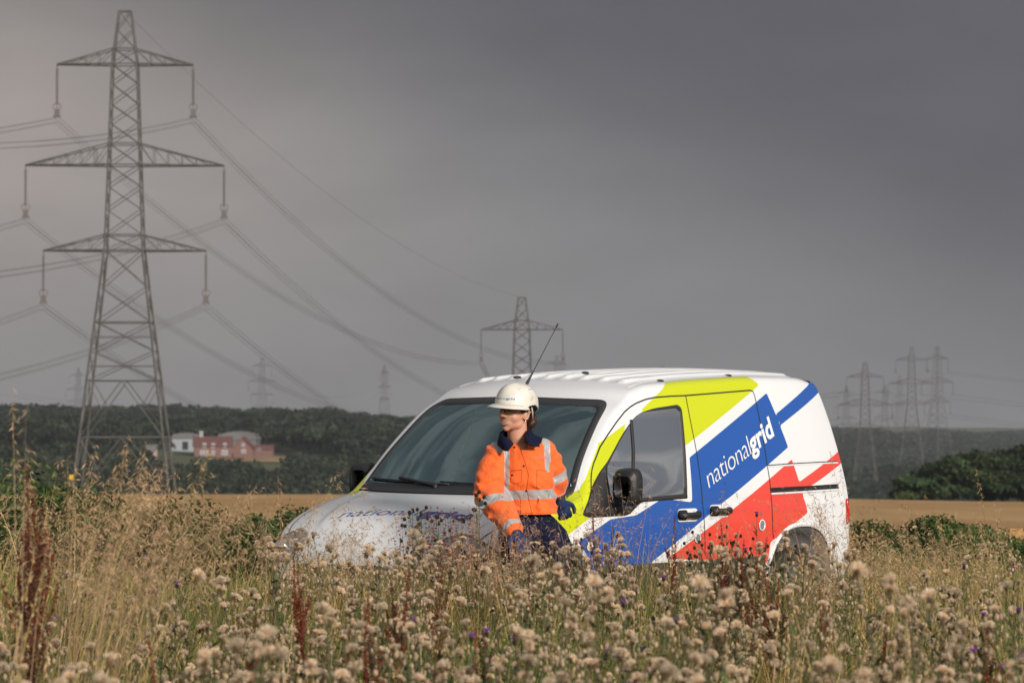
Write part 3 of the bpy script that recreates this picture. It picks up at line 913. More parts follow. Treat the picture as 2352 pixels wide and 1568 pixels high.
# ------------------------------------------------------------------ terrain
def interp2(y, pts):
    a = np.array(pts, float); return np.interp(y, a[:, 0], a[:, 1])
HC = [(-60, .3), (0, 0), (20, 0), (26, -.08), (40, -.62), (60, -1.35), (100, -2.3), (150, -3.25), (168, -3.75), (200, -5.2), (328, -8.1), (450, -16), (547, -29), (600, -32), (660, -31), (750, -23.5), (850, -14.5), (900, -12.8), (1000, -12.6), (1300, -11), (1500, -9.5), (1800, -14), (2300, -22), (3200, -30), (6000, -40)]
HR = [(-60, .3), (0, 0), (20, 0), (26, -.08), (40, -.65), (60, -1.45), (100, -2.5), (150, -3.6), (168, -4.15), (200, -5.6), (328, -8.6), (450, -16), (547, -27), (650, -32), (900, -33), (1220, -33), (1500, -37), (2000, -34), (2500, -31), (3000, -31), (3600, -35), (6000, -40)]
def ground_z(x, y):
    x = np.asarray(x, float); y = np.asarray(y, float)
    a = interp2(y, HC); b = interp2(y, HR)
    u = x / np.maximum(y, 30)
    w = np.clip((u + .03) / .09, 0, 1); w = w * w * (3 - 2 * w)
    w = np.where(y < 500, np.clip((u - .03) / .12, 0, 1), w)
    z = a * (1 - w) + b * w
    far = np.clip((y - 400) / 400, 0, 1)
    z = z + far * (1.6 * np.sin(x * .013 + y * .004) + .9 * np.sin(x * .031 - y * .009 + 1.3))
    near = np.clip((30 - y) / 10, 0, 1)
    z = z + near * (.03 * np.sin(x * 1.3 + y * .7) + .02 * np.sin(x * .6 - y * 1.9))
    return z

def terrain(name, ys, us, m, off=0., x0=0.):
    Yg, Ug = np.meshgrid(ys, us, indexing='ij')
    Xg = Ug * (np.maximum(Yg, 0) + 60)
    Zg = ground_z(Xg, Yg) + off
    V = np.stack([Xg, Yg, Zg], 2).reshape(-1, 3)
    n, k = len(ys), len(us)
    i, j = np.meshgrid(np.arange(n - 1), np.arange(k - 1), indexing='ij'); i = i.ravel(); j = j.ravel()
    F = np.stack([i*k+j, i*k+j+1, (i+1)*k+j+1, (i+1)*k+j], 1)
    return mk(name, V, F, m, smooth=True)

def ground_material():
    m = mat('meadow_soil_and_pasture', (.075, .065, .035), .95)
    nt = m.node_tree; b = nt.nodes['Principled BSDF']
    g = nt.nodes.new('ShaderNodeNewGeometry'); s = nt.nodes.new('ShaderNodeSeparateXYZ'); nt.links.new(g.outputs['Position'], s.inputs[0])
    n = nt.nodes.new('ShaderNodeTexNoise'); n.inputs['Scale'].default_value = .02; n.inputs['Detail'].default_value = 6
    nt.links.new(g.outputs['Position'], n.inputs['Vector'])
    r = nt.nodes.new('ShaderNodeMapRange'); r.inputs[1].default_value = .35; r.inputs[2].default_value = .65; nt.links.new(n.outputs[0], r.inputs[0])
    a = nt.nodes.new('ShaderNodeMix'); a.data_type = 'RGBA'; a.inputs[6].default_value = (.05, .075, .025, 1); a.inputs[7].default_value = (.11, .10, .045, 1)
    nt.links.new(r.outputs[0], a.inputs[0])
    f = nt.nodes.new('ShaderNodeMapRange'); f.inputs[1].default_value = 30; f.inputs[2].default_value = 200; nt.links.new(s.outputs[1], f.inputs[0])
    n2 = nt.nodes.new('ShaderNodeTexNoise'); n2.inputs['Scale'].default_value = 2.5; n2.inputs['Detail'].default_value = 8
    nt.links.new(g.outputs['Position'], n2.inputs['Vector'])
    c = nt.nodes.new('ShaderNodeMix'); c.data_type = 'RGBA'; c.inputs[6].default_value = (.035, .040, .015, 1); c.inputs[7].default_value = (.11, .085, .04, 1)
    nt.links.new(n2.outputs[0], c.inputs[0])
    x = nt.nodes.new('ShaderNodeMix'); x.data_type = 'RGBA'; nt.links.new(f.outputs[0], x.inputs[0]); nt.links.new(c.outputs[2], x.inputs[6]); nt.links.new(a.outputs[2], x.inputs[7])
    nt.links.new(x.outputs[2], b.inputs['Base Color'])
    return m
ysg = np.concatenate([np.linspace(-60, 0, 8)[:-1], np.linspace(0, 30, 61)[:-1], np.linspace(30, 200, 60)[:-1], np.linspace(200, 1600, 120)[:-1], np.linspace(1600, 6000, 50)])
tag(terrain('ground', ysg, np.linspace(-1.1, 1.1, 161), ground_material()), kind='structure')

def wheat_material():
    m = mat('ripe_wheat', (.30, .19, .085), .9)
    nt = m.node_tree; b = nt.nodes['Principled BSDF']
    g = nt.nodes.new('ShaderNodeNewGeometry')
    mp_ = nt.nodes.new('ShaderNodeMapping'); mp_.inputs['Scale'].default_value = (.25, .05, .3); nt.links.new(g.outputs['Position'], mp_.inputs[0])
    n = nt.nodes.new('ShaderNodeTexNoise'); n.inputs['Scale'].default_value = 1.; n.inputs['Detail'].default_value = 6; nt.links.new(mp_.outputs[0], n.inputs['Vector'])
    n3 = nt.nodes.new('ShaderNodeTexNoise'); n3.inputs['Scale'].default_value = 9; n3.inputs['Detail'].default_value = 4; nt.links.new(g.outputs['Position'], n3.inputs['Vector'])
    a = nt.nodes.new('ShaderNodeMix'); a.data_type = 'RGBA'; a.inputs[6].default_value = (.42, .235, .085, 1); a.inputs[7].default_value = (.58, .36, .155, 1)
    r = nt.nodes.new('ShaderNodeMapRange'); r.inputs[1].default_value = .3; r.inputs[2].default_value = .7; nt.links.new(n.outputs[0], r.inputs[0]); nt.links.new(r.outputs[0], a.inputs[0])
    c = nt.nodes.new('ShaderNodeMix'); c.data_type = 'RGBA'; c.blend_type = 'MULTIPLY'; c.inputs[0].default_value = .45
    nt.links.new(a.outputs[2], c.inputs[6]); nt.links.new(n3.outputs[1], c.inputs[7]); 
    hs = nt.nodes.new('ShaderNodeHueSaturation'); hs.inputs[1].default_value = .85; hs.inputs[2].default_value = 1.25; nt.links.new(c.outputs[2], hs.inputs[4])
    nt.links.new(a.outputs[2], b.inputs['Base Color'])
    bp = nt.nodes.new('ShaderNodeBump'); bp.inputs['Strength'].default_value = .9; bp.inputs['Distance'].default_value = .25
    nt.links.new(n3.outputs[0], bp.inputs['Height']); nt.links.new(bp.outputs[0], b.inputs['Normal'])
    return m
M_wheat = wheat_material()
ysf = np.concatenate([[31.0], np.linspace(31.02, 60, 30), np.linspace(62, 172, 60), [172.3]])
wf_ = terrain('wheat_field', ysf, np.linspace(-.62, .62, 121), M_wheat, .62)
co = np.zeros(len(wf_.data.vertices) * 3, np.float32); wf_.data.vertices.foreach_get('co', co); co = co.reshape(-1, 3)
edge_ = (co[:, 1] < 31.01) | (co[:, 1] > 172.2); co[edge_, 2] -= .62
wf_.data.vertices.foreach_set('co', co.ravel())
tag(wf_, kind='structure')
# straw coloured plots down in the valley
def plot(name, pts, m, off=.25):
    P = np.array(pts, float); c = P.mean(0)
    bm = bmesh.new(); bm.faces.new([bm.verts.new((p[0], p[1], 0)) for p in P]); bmesh.ops.triangulate(bm, faces=bm.faces[:])
    bmesh.ops.subdivide_edges(bm, edges=bm.edges[:], cuts=7, use_grid_fill=True)
    for v in bm.verts: v.co.z = float(ground_z(v.co.x, v.co.y)) + off
    me = bpy.data.meshes.new(name); bm.to_mesh(me); bm.free(); me.materials.append(m)
    o = bpy.data.objects.new(name, me); COL.objects.link(o); return o
def U(xv, d): return (xv - 1176) * d / 7350
M_stub = mat('stubble', (.34, .22, .12), .9, noise=(.2, (.24, .16, .08), .4, .6))
tag(plot('stubble_field', [(U(560, 862), 862), (U(760, 862), 862), (U(790, 893), 893), (U(560, 893), 893)], M_stub), kind='structure')
tag(plot('stubble_field', [(U(490, 845), 845), (U(560, 845), 845), (U(566, 868), 868), (U(496, 868), 868)], M_stub), kind='structure')

# ------------------------------------------------------------------ far woods, trees
M_leaf = leafmat('foliage', .12, .75)
M_leafr = leafmat('foliage_of_single_trees', .15, .75, use_random=True)
M_bark = mat('bark', (.06, .05, .04), .9, bump=(14, .8, .05))
def clump_cloud(C, R, n, size, seed, base, var=.3, flat=.75, shell=.55):
    """leaf-clump quads spread through ellipsoids. C (k,3) centres, R (k,3) radii, n quads each"""
    r = np.random.default_rng(seed)
    k = len(C)
    d = r.normal(size=(k, n, 3)); d[..., 2] = np.where(d[..., 2] < -.4, -d[..., 2] * .6, d[..., 2]); d /= np.linalg.norm(d, axis=2)[..., None]
    rad = shell + (1 - shell) * r.random((k, n, 1)) ** .6
    # lobes: radius modulated by a few random directions
    lob = r.normal(size=(k, 7, 3)); lob /= np.linalg.norm(lob, axis=2)[..., None]
    dd = np.einsum('kni,kli->knl', d, lob).max(2)
    rad = rad * (.72 + .36 * np.clip((dd - .5) / .5, 0, 1))[..., None]
    P = C[:, None] + d * rad * R[:, None]
    s = size * (.6 + .8 * r.random((k, n, 1)))
    a = r.normal(size=(k, n, 3)); a /= np.linalg.norm(a, axis=2)[..., None]
    nrm = d + .7 * r.normal(size=(k, n, 3)); nrm /= np.linalg.norm(nrm, axis=2)[..., None]
    t = np.cross(nrm, a); t /= np.linalg.norm(t, axis=2)[..., None] + 1e-9
    bb = np.cross(nrm, t)
    V = np.stack([P - t * s - bb * s * flat, P + t * s - bb * s * flat * .7, P + t * s * .8 + bb * s * flat, P - t * s * .9 + bb * s * flat], 2)
    F = np.arange(k * n * 4).reshape(-1, 4)
    tree = 1 + var * (r.random((k, 1, 1)) * 2 - 1)
    hue = r.random((k, 1, 1))
    col = np.array(base)[None, None] * tree * (1 + .35 * (r.random((k, n, 1)) * 2 - 1))
    col = col * (1 + np.array([.35, .08, -.1]) * (hue - .5) * 1.2)
    col = np.repeat(col[:, :, None], 4, 2).reshape(-1, 3)
    return V.reshape(-1, 3), F, col

def wood(name, pts, hgt, rad, n, size, seed, base, m, var=.3):
    x, y = pts[:, 0], pts[:, 1]
    z = ground_z(x, y)
    h = hgt * (.75 + .5 * rng.random(len(x))) * (1 + .50 * np.clip(np.sin(x * .045 + 2.1) + np.sin(x * .021 - y * .004) - .5, 0, 1)) * np.interp(y, [860, 1150, 1300], [.50, .64, .72]) * np.interp(1176 + x / y * 7350, [0, 300, 620, 760, 850, 1000], [.98, .9, 1, 1.12, .82, .65])
    Rr = rad * (.75 + .5 * rng.random(len(x)))
    C = np.stack([x, y, z + h * .62], 1); R = np.stack([Rr, Rr, h * .42], 1)
    V, F, c = clump_cloud(C, R, n, size, seed, base, var)
    return mk(name, V, F, m, col=c)
def scatter(y0, y1, u0, u1, step, test=None):
    out = []; y = y0
    while y < y1:
        x = u0 * y
        while x < u1 * y:
            px, py = x + rng.uniform(-.45, .45) * step, y + rng.uniform(-.45, .45) * step
            if test is None or test(px, py): out.append((px, py))
            x += step
        y += step
    return np.array(out)
def not_farm(x, y):
    xv = 1176 + x * 7350 / y
    if 835 < y < 935 and 330 < xv < 700: return False
    if 800 < y < 935 and 360 < xv < 660: return False
    if 855 < y < 900 and 540 < xv < 800: return False
    if 840 < y < 872 and 480 < xv < 580: return False
    return True
ridge = scatter(862, 1560, -.25, .012, 10.0, not_farm)
w1 = wood('woodland', ridge, 13, 7.6, 330, .62, 3, (.022, .031, .017), M_leaf, .65)
tag(w1, 'dark far wood covering the ridge on the left', 'woodland', kind='stuff')
low = scatter(640, 850, -.25, .035, 8.5, not_farm)
low = low[(low[:, 1] < 800) | (rng.random(len(low)) < .75)]
hl_ = np.interp(low[:, 1], [640, 760, 850], [10, 8, 5.0])
x, y = low[:, 0], low[:, 1]; z = ground_z(x, y); hh = hl_ * (.7 + .5 * rng.random(len(x)))
C = np.stack([x, y, z + hh * .58], 1); R = np.stack([hh * .55 + 1, hh * .55 + 1, hh * .46], 1)
V, F, c = clump_cloud(C, R, 260, .42, 5, (.030, .042, .022), .35)
tag(mk('woodland', V, F, M_leaf, col=c), 'green belt of trees below the farm in the valley', 'woodland', kind='stuff')
rr_ = scatter(1320, 3100, .03, .24, 19)
w3 = wood('woodland', rr_, 15, 12.5, 300, 1.0, 9, (.022, .032, .017), M_leaf, .6)
tag(w3, 'hazy wooded valley side right of the van', 'woodland', kind='stuff')
rr_ = scatter(560, 1180, .035, .23, 9.5)
w3 = wood('woodland', rr_, 12.5, 6.8, 260, .6, 12, (.022, .034, .017), M_leaf, .6)
tag(w3, 'dark trees filling the valley floor right of the van', 'woodland', kind='stuff')
mid_ = scatter(880, 1190, -.01, .06, 12)
tag(wood('woodland', mid_, 13, 8, 100, 1.3, 14, (.030, .041, .022), M_leaf, .4), 'wood in the valley hidden behind the van roof', 'woodland', kind='stuff')

def tree(name, label, cat, x, y, h, w, base, seed, group=None, n=1500, size=.22, trunk=.35):
    z = float(ground_z(x, y))
    r = np.random.default_rng(seed)
    root = empty(name, (x, y, z)); tag(root, label, cat, group)
    mb = MB(); top = h * .62
    mb.tube([(0, 0, -.3), (.03 * h, 0, h * .2), (.01 * h, .02 * h, h * .42), (0, 0, top)], [.05 * h, .038 * h, .026 * h, .008 * h], 8)
    for k in range(7):
        a = r.uniform(0, 6.28); z0 = h * r.uniform(.18, .45); L = w * r.uniform(.3, .48)
        mb.tube([(0, 0, z0), (math.cos(a) * L * .5, math.sin(a) * L * .5, z0 + h * .13), (math.cos(a) * L, math.sin(a) * L, z0 + h * .24)], [.018 * h, .012 * h, .005 * h], 6)
    mb.build('trunk', M_bark, root, smooth=True)
    k = 11
    C = np.stack([r.normal(0, .26, k) * w, r.normal(0, .26, k) * w, h * (.22 + .55 * r.random(k))], 1)
    sh = 1 - np.clip((C[:, 2] / h - .45), 0, 1) * .9
    C[:, :2] *= sh[:, None]
    R = np.stack([w * .26 * (.7 + .5 * r.random(k))] * 2 + [h * .24 * (.7 + .5 * r.random(k))], 1)
    C[0] = (0, 0, h * .74); R[0] = (w * .22, w * .22, h * .26); C[1] = (0, 0, h * .45)
    V, F, c = clump_cloud(C, R, n // k, size, seed + 50, base, .28, .6, .35)
    V[:, 2] = np.maximum(V[:, 2], .02)
    mk('crown', V, F, M_leafr, root, col=c)
    return root
# trees beyond the crest on the right
for i, (xv, yt, d, w_, dk) in enumerate([(2085, 1088, 300, 5.0, 1), (2135, 1062, 305, 6.0, 1.15), (2190, 1042, 300, 6.5, 1.05), (2245, 1030, 312, 7.0, .75), (2300, 1030, 316, 8.0, .7), (2350, 1018, 320, 8.0, .6), (2400, 1026, 320, 8.0, .7), (2275, 1085, 292, 5.0, .8), (2335, 1092, 292, 5.0, .8)]):
    x_ = U(xv, d); g_ = float(ground_z(x_, d)); ztop = CAM_Z + (930 - yt) * d / 7350
    tree('field_edge_tree', ['lowest green tree at the left end of the dark row beyond the wheat', 'second green tree from the left in the row beyond the wheat on the right', 'bright green round tree left of the dark tall trees beyond the wheat', 'dark green tree beside the bright one beyond the wheat', 'tall dark tree beyond the wheat near the right edge', 'tallest dark tree beyond the wheat cut by the right edge', 'dark tree beyond the wheat just past the right edge', 'low bush in front of the dark trees at the wheat edge', 'rightmost low bush in front of the dark trees at the wheat edge'][i], 'tree', x_, d, ztop - g_, w_, (.045 * dk, .068 * dk, .026 * dk), 200 + i, 'trees beyond the wheat field', 6000, .15)
# scrub bushes at the near edge of the wheat
BL = ['dark scrub bush behind the grass just right of the van', 'low scrub bush second right of the van by the wheat', 'green thorn bush with an upright tip before the wheat', 'spreading green bush before the wheat near the right edge', 'green bush cut by the right edge before the wheat',
      'green bush before the wheat left of the far pylon leg', 'small bush with one upright tip before the wheat by the pylon leg', 'low bush before the wheat beside the van bonnet', 'large green bush at the far left behind tall grass', 'second large green bush from the left behind tall grass', 'low bush behind the red dock at left', 'small green bush before the wheat left of the headlight']
for i, (xv, yt, d, w_) in enumerate([(1990, 1192, 30, 1.0), (2060, 1205, 31, .8), (2150, 1185, 30, .9), (2240, 1205, 29, 1.2), (2330, 1235, 28, 1.0), (390, 1150, 29.5, .9), (330, 1185, 29, .7), (680, 1165, 30, .9), (30, 1060, 22, 1.7), (165, 1110, 22.5, 1.5), (215, 1160, 25, .8), (570, 1180, 30, .7)]):
    x_ = U(xv, d); g_ = float(ground_z(x_, d)); ztop = CAM_Z + (930 - yt) * d / 7350
    tree('scrub_bush', BL[i], 'bush', x_, d, (ztop - g_) * 1.04, w_ * 1.45, (.055, .088, .024), 300 + i, 'scrub bushes along the wheat', 7000, .015)
# ------------------------------------------------------------------ farm in the valley
def hipbox(name, label, cat, xv0, xv1, yb, d, wall_h, roof_h, wallm, roofm, depth=7., rot=0., wins=(), chim=None, gable_front=False, barrel=False):
    x0, x1 = U(xv0, d), U(xv1, d); w = x1 - x0; zb = CAM_Z + (930 - yb) * d / 7350
    root = empty(name, ((x0 + x1) / 2, d, zb)); root.rotation_euler.z = rot
    tag(root, label, cat)
    mb = MB(); mb.box((0, depth / 2, wall_h / 2 - 3), (w, depth, wall_h + 6)); 
    if gable_front: mb.add([(-w/2, 0, wall_h), (w/2, 0, wall_h), (0, 0, wall_h + roof_h * .93)], [(0, 1, 2)])
    else:
        for sx in (-1, 1): mb.add([(sx*w/2, 0, wall_h), (sx*w/2, depth, wall_h), (sx*w/2, depth/2, wall_h + roof_h * .95)], [(0, 1, 2)])
    mb.build('wall', wallm, root)
    mb = MB(); e = .35
    if barrel:
        n = 10; V = []
        for yy_ in (-e, depth + e):
            for k in range(n + 1):
                t = math.pi * k / n; V.append((-math.cos(t) * (w/2 + e), yy_, wall_h + math.sin(t) * roof_h))
        mb.add(V, [(k, k+1, n+2+k, n+1+k) for k in range(n)] + [tuple(range(n+1))])
    elif gable_front:
        for sx in (-1, 1):
            mb.add([(0, -e, wall_h + roof_h), (sx*(w/2+e), -e, wall_h - .25), (sx*(w/2+e), depth+e, wall_h - .25), (0, depth+e, wall_h + roof_h),
                    (0, -e, wall_h + roof_h - .2), (sx*(w/2+e), -e, wall_h - .45), (sx*(w/2+e), depth+e, wall_h - .45), (0, depth+e, wall_h + roof_h - .2)],
                   [(0,1,2,3), (4,5,6,7), (0,1,5,4), (1,2,6,5), (2,3,7,6)])
    else:
        for (ya, yb_) in ((-e, depth/2), (depth + e, depth/2)):
            mb.add([(-w/2-e, ya, wall_h - .25), (w/2+e, ya, wall_h - .25), (w/2+e, yb_, wall_h + roof_h), (-w/2-e, yb_, wall_h + roof_h),
                    (-w/2-e, ya, wall_h - .45), (w/2+e, ya, wall_h - .45), (w/2+e, yb_, wall_h + roof_h - .2), (-w/2-e, yb_, wall_h + roof_h - .2)],
                   [(0,1,2,3), (4,5,6,7), (0,1,5,4), (1,2,6,5), (3,0,4,7)])
    rf = mb.build('roof', roofm, root)
    if chim is not None:
        mb = MB(); mb.box((chim, depth/2, wall_h + roof_h + .3), (1.1, .8, 2.0)); mb.box((chim, depth/2, wall_h + roof_h + 1.38), (1.25, .95, .16)); mb.build('chimney', M_render, rf)
    for (wx, wz, ww, wh) in wins:
        f = MB(); f.box((wx, -.03, wz), (ww, .1, wh)); o = f.build('window', M_winw, root)
        g = MB(); g.box((wx - ww*.23, -.09, wz), (ww*.40, .03, wh*.84)); g.box((wx + ww*.23, -.09, wz), (ww*.40, .03, wh*.84)); g.build('pane', M_pane, o)
    return root
M_render = mat('pale_render', (.34, .33, .33), .8)
M_brick = mat('red_brick', (.24, .12, .10), .85, noise=(3, (.19, .10, .085), .4, .6))
M_tile = mat('red_roof_tile', (.15, .07, .06), .8, noise=(2, (.12, .042, .035), .4, .6))
M_slate = mat('grey_sheet_roof', (.16, .155, .155), .6)
M_winw = mat('white_window_frame', (.75, .75, .75), .5)
M_pane = mat('window_pane', (.25, .27, .30), .08)
M_barnw = mat('barn_sheet_white', (.34, .36, .38), .6)
M_dark = mat('barn_doorway', (.03, .03, .04), .9)
hipbox('barn', 'white walled barn with grey curved roof left of the red farmhouse', 'barn', 395, 447, 1033, 905, 3.4, 1.5, M_barnw, M_slate, 12, barrel=True)
bd = MB(); bd.box((0.6, -.06, 1.3), (1.6, .06, 2.3)); bdo = bd.build('door', M_dark, bpy.data.objects['barn'])
hipbox('outbuilding', 'low pale outbuilding at the left of the white barn', 'barn', 368, 396, 1034, 912, 1.6, .9, M_barnw, M_slate, 6)
hipbox('farmhouse', 'red brick farmhouse with white windows and chimney in the valley', 'house', 447, 533, 1047, 880, 3.1, 2.4, M_brick, M_tile, 8, rot=.12,
       wins=[(-2.4, 3.0, 1.0, 1.3), (.0, 2.95, 1.0, 1.3), (3.2, 3.0, 1.0, 1.3), (-2.5, 1.05, 2.1, 1.2), (.0, 1.05, .9, 1.2), (3.1, 1.05, 1.7, 1.3)], chim=-3.2)
hipbox('cottage', 'brick cottage with front gable right of the red farmhouse', 'house', 536, 580, 1046, 882, 2.4, 2.9, M_brick, M_tile, 9, wins=[(.2, 1.3, 1.3, 1.1), (.1, 3.0, .9, .9)], gable_front=True)
hipbox('barn', 'big grey roofed barn standing behind the brick cottage', 'barn', 498, 588, 1030, 915, 2.6, 2.4, M_slate, M_slate, 16, barrel=True)
hipbox('outbuilding', 'low red roofed outbuilding right of the brick cottage', 'barn', 584, 626, 1036, 900, 1.0, .9, M_brick, M_tile, 6, wins=[(-1.2, .6, 1.4, .7)])
hipbox('cottage', 'small pink walled cottage among trees near the pylon leg', 'house', 333, 357, 1047, 845, 2.0, 1.1, mat('pink_render', (.55, .40, .34), .8), M_slate, 5, wins=[(0, 1.1, .8, .8)])
for i, xv in enumerate((752, 781, 846, 560)):
    hipbox('cottage', ['tiny white house on the wooded ridge, left of a pair', 'tiny white house on the wooded ridge, right of a pair', 'tiny white house on the ridge nearest the van', 'tiny pale house high in the wood above the farm'][i], 'house', xv - 6, xv + 7, (999, 1003, 1010, 968)[i], (1010, 1005, 1000, 1240)[i], 1.8, .9, M_render, M_slate, 5)

# ------------------------------------------------------------------ pylons and lines
def steel(name, base):
    return mat(name, base, .6, .35, noise=(.5, tuple(c * .75 for c in base), .4, .6))
M_steel = steel('galvanised_steel', (.165, .155, .14))
M_ins = mat('glass_insulators', (.15, .13, .12), .35)
M_wire = mat('conductor', (.09, .085, .08), .6)
def beam(mb, a, b, w):
    mb.tube([a, b], w * .50, 4, caps=False)
BASEW = [(0, 5.0), (4, 4.55), (12.3, 3.55), (18, 2.85), (25.5, 1.95), (34.5, 1.62), (45, 1.28), (50.4, .62)]
def bw(z): return float(np.interp(z, [a for a, _ in BASEW], [b for _, b in BASEW]))
ARMS = [(44.9, 7.0, 1.6), (34.5, 10.2, 2.2), (25.7, 8.35, 1.6)]     # height, half-width, depth of the root
def pylon_parts(detail=2):
    """returns dict of MB: tower, arms, insulators, all about the base"""
    t = MB()
    levels = [0, 6.5, 12.3, 15.3, 18.3, 21.9, 25.7, 27.3, 29.9, 32.3, 34.5, 36.7, 38.8, 40.8, 42.9, 44.9, 46.5, 48.5, 50.4]
    leg = .17
    for sx in (-1, 1):
        for sy in (-1, 1):
            for a, b in zip(levels[:-1], levels[1:]):
                beam(t, (sx * bw(a), sy * bw(a), a), (sx * bw(b), sy * bw(b), b), leg * (1.35 if a < 25 else 1))
    for i, (a, b) in enumerate(zip(levels[:-1], levels[1:])):
        wa, wb = bw(a), bw(b)
        for face in range(4):
            def P(s, z, w):
                return [(s * w, -w, z), (w, s * w, z), (-s * w, w, z), (-w, -s * w, z)][face]
            th = .085
            if a < 12:      # big K bracing at the foot
                beam(t, P(-1, a, wa), P(0, b, wb), th * 1.2); beam(t, P(1, a, wa), P(0, b, wb), th * 1.2)
                if detail > 1:
                    m_ = (a + b) / 2; wm = bw(m_)
                    beam(t, P(-1, m_, wm), P(-.5, m_, wm), th); beam(t, P(1, m_, wm), P(.5, m_, wm), th)
                    beam(t, P(-1, b, wb), P(-.5, m_, wm), th); beam(t, P(1, b, wb), P(.5, m_, wm), th)
            else:
                beam(t, P(-1, a, wa), P(1, b, wb), th); beam(t, P(1, a, wa), P(-1, b, wb), th)
                if 12 < a < 18.2 and detail > 1:
                    m_ = (a + b) / 2; wm = bw(m_); beam(t, P(-1, m_, wm), P(0, m_, wm), th * .8); beam(t, P(1, m_, wm), P(0, m_, wm), th * .8)
            if b in (6.5, 12.3, 18.3, 25.7, 27.3, 34.5, 36.7, 44.9, 46.5, 50.4): beam(t, P(-1, b, wb), P(1, b, wb), th * 1.4)
    arms = []
    for (z, hw, dp) in ARMS:
        for s in (-1, 1):
            m = MB(); w0 = bw(z); w1 = bw(z + dp)
            tipz = z
            tip = [(s * hw, -.35, z), (s * hw, .35, z)]
            for k, sy in enumerate((-1, 1)):
                r0 = (s * w0, sy * w0, z); r1 = (s * w1, sy * w1, z + dp)
                beam(m, r0, tip[k], .17); beam(m, r1, tip[k], .12)
                nb = 6 if hw > 9 else 4
                for j in range(1, nb):
                    f = j / nb
                    lo = [r0[i] + (tip[k][i] - r0[i]) * f for i in range(3)]; hi = [r1[i] + (tip[k][i] - r1[i]) * f for i in range(3)]
                    f2 = (j - 1) / nb; hi0 = [r1[i] + (tip[k][i] - r1[i]) * f2 for i in range(3)]
                    beam(m, lo, hi, .065); beam(m, lo, hi0, .065)
            for j in range(0, 7):
                f = j / 6; f2 = min(1, (j + 1) / 6)
                la = (s * (w0 + (hw - w0) * f), -(w0 + (.35 - w0) * f), z); lb = (s * (w0 + (hw - w0) * f), (w0 + (.35 - w0) * f), z)
                lc = (s * (w0 + (hw - w0) * f2), (w0 + (.35 - w0) * f2), z)
                beam(m, la, lb, .07); beam(m, la, lc, .06)
            arms.append(m)
    ins = []
    for (z, hw, dp) in ARMS:
        for s in (-1, 1):
            m = MB(); L = 4.6
            m.tube([(s * hw, 0, z), (s * hw, 0, z - L)], .05, 6)
            nd = 18
            for k in range(nd):
                zz = z - .45 - k * (3.7 / nd)
                m.tube([(s * hw, 0, zz), (s * hw, 0, zz - .10)], [.10, .19], 8)
            # arcing ring and yoke
            R_ = .42
            m.tube([(s * hw + R_ * math.cos(q), 0, z - 4.35 + .32 * math.sin(q)) for q in np.linspace(0, 6.283, 17)], .045, 5, caps=False)
            m.box((s * hw, 0, z - 5.0), (.55, .10, .7)); m.box((s * hw, 0, z - 5.35), (.75, .75, .12))
            ins.append(m)
    return t, arms, ins
INS_Z = 5.5
def make_pylon(loc, rot, detail, label):
    root = empty('pylon', loc); root.rotation_euler.z = rot; root.scale = (.995,) * 3
    tag(root, label, 'pylon', 'lattice pylons')
    t, arms, ins = pylon_parts(detail)
    t.build('tower', M_steel, root)
    for a in arms: a.build('crossarm', M_steel, root)
    for a in ins: a.build('insulator', M_ins, root)
    return root
P1D = 328.
p1z = float(CAM_Z + (930 - 1148) * P1D / 7350)
P1 = Vector((U(286, P1D), P1D, p1z))
pyl = make_pylon(P1, math.radians(2), 2, 'largest lattice pylon standing beyond the wheat on the left')
mb = MB(); mb.box((-4.9, -4.95, 1.9 + .6), (.5, .04, .5)); mb.build('warning_sign', mat('sign_yellow', (.7, .42, .02), .5), pyl)
def far_pylon(xv, ytop, scale_px, rot, label):
    d = 7350 / scale_px
    ztop = CAM_Z + (930 - ytop) * d / 7350
    c = copy_tree(pyl); c.location = (U(xv, d), d, ztop - 50.1); c.rotation_euler.z = rot
    for ch in list(c.children):
        if ch.name.startswith('warning'): bpy.data.objects.remove(ch)
    c['label'] = label
    return c
P2o = far_pylon(1199, 683, 13.5, math.radians(-4), 'second largest pylon rising behind the roof of the van')
P3o = far_pylon(602, 821, 3.45, math.radians(-20), 'small far pylon above the wood between the big pylon and the van')
P4o = far_pylon(883, 838, 3.2, math.radians(-60), 'thin far pylon above the wood nearest the van windscreen')
P5o = far_pylon(180, 845, 3.1, math.radians(30), 'faint far pylon seen through the left leg of the biggest pylon')
P6o = far_pylon(1279, 816, 3.6, math.radians(-15), 'faint far pylon just right of the one behind the roof')
PA = far_pylon(1987, 832, 6.1, math.radians(-12), 'left one of the three tall pylons right of the van')
PB = far_pylon(2094, 797, 5.3, math.radians(-10), 'middle one of the three tall pylons right of the van')
PC = far_pylon(2153, 795, 5.2, math.radians(40), 'right one of the three tall pylons right of the van')
PD_ = far_pylon(1944, 886, 3.0, math.radians(20), 'smallest faint pylon beside the rear of the van')
PE_ = far_pylon(2032, 885, 3.0, math.radians(10), 'faint pylon between the left and middle tall ones')
PF_ = far_pylon(2066, 862, 2.9, math.radians(60), 'faint pylon close behind the middle tall one')
PH_ = far_pylon(1522, 838, 2.8, math.radians(60), 'tip of a far pylon above the middle of the van roof')

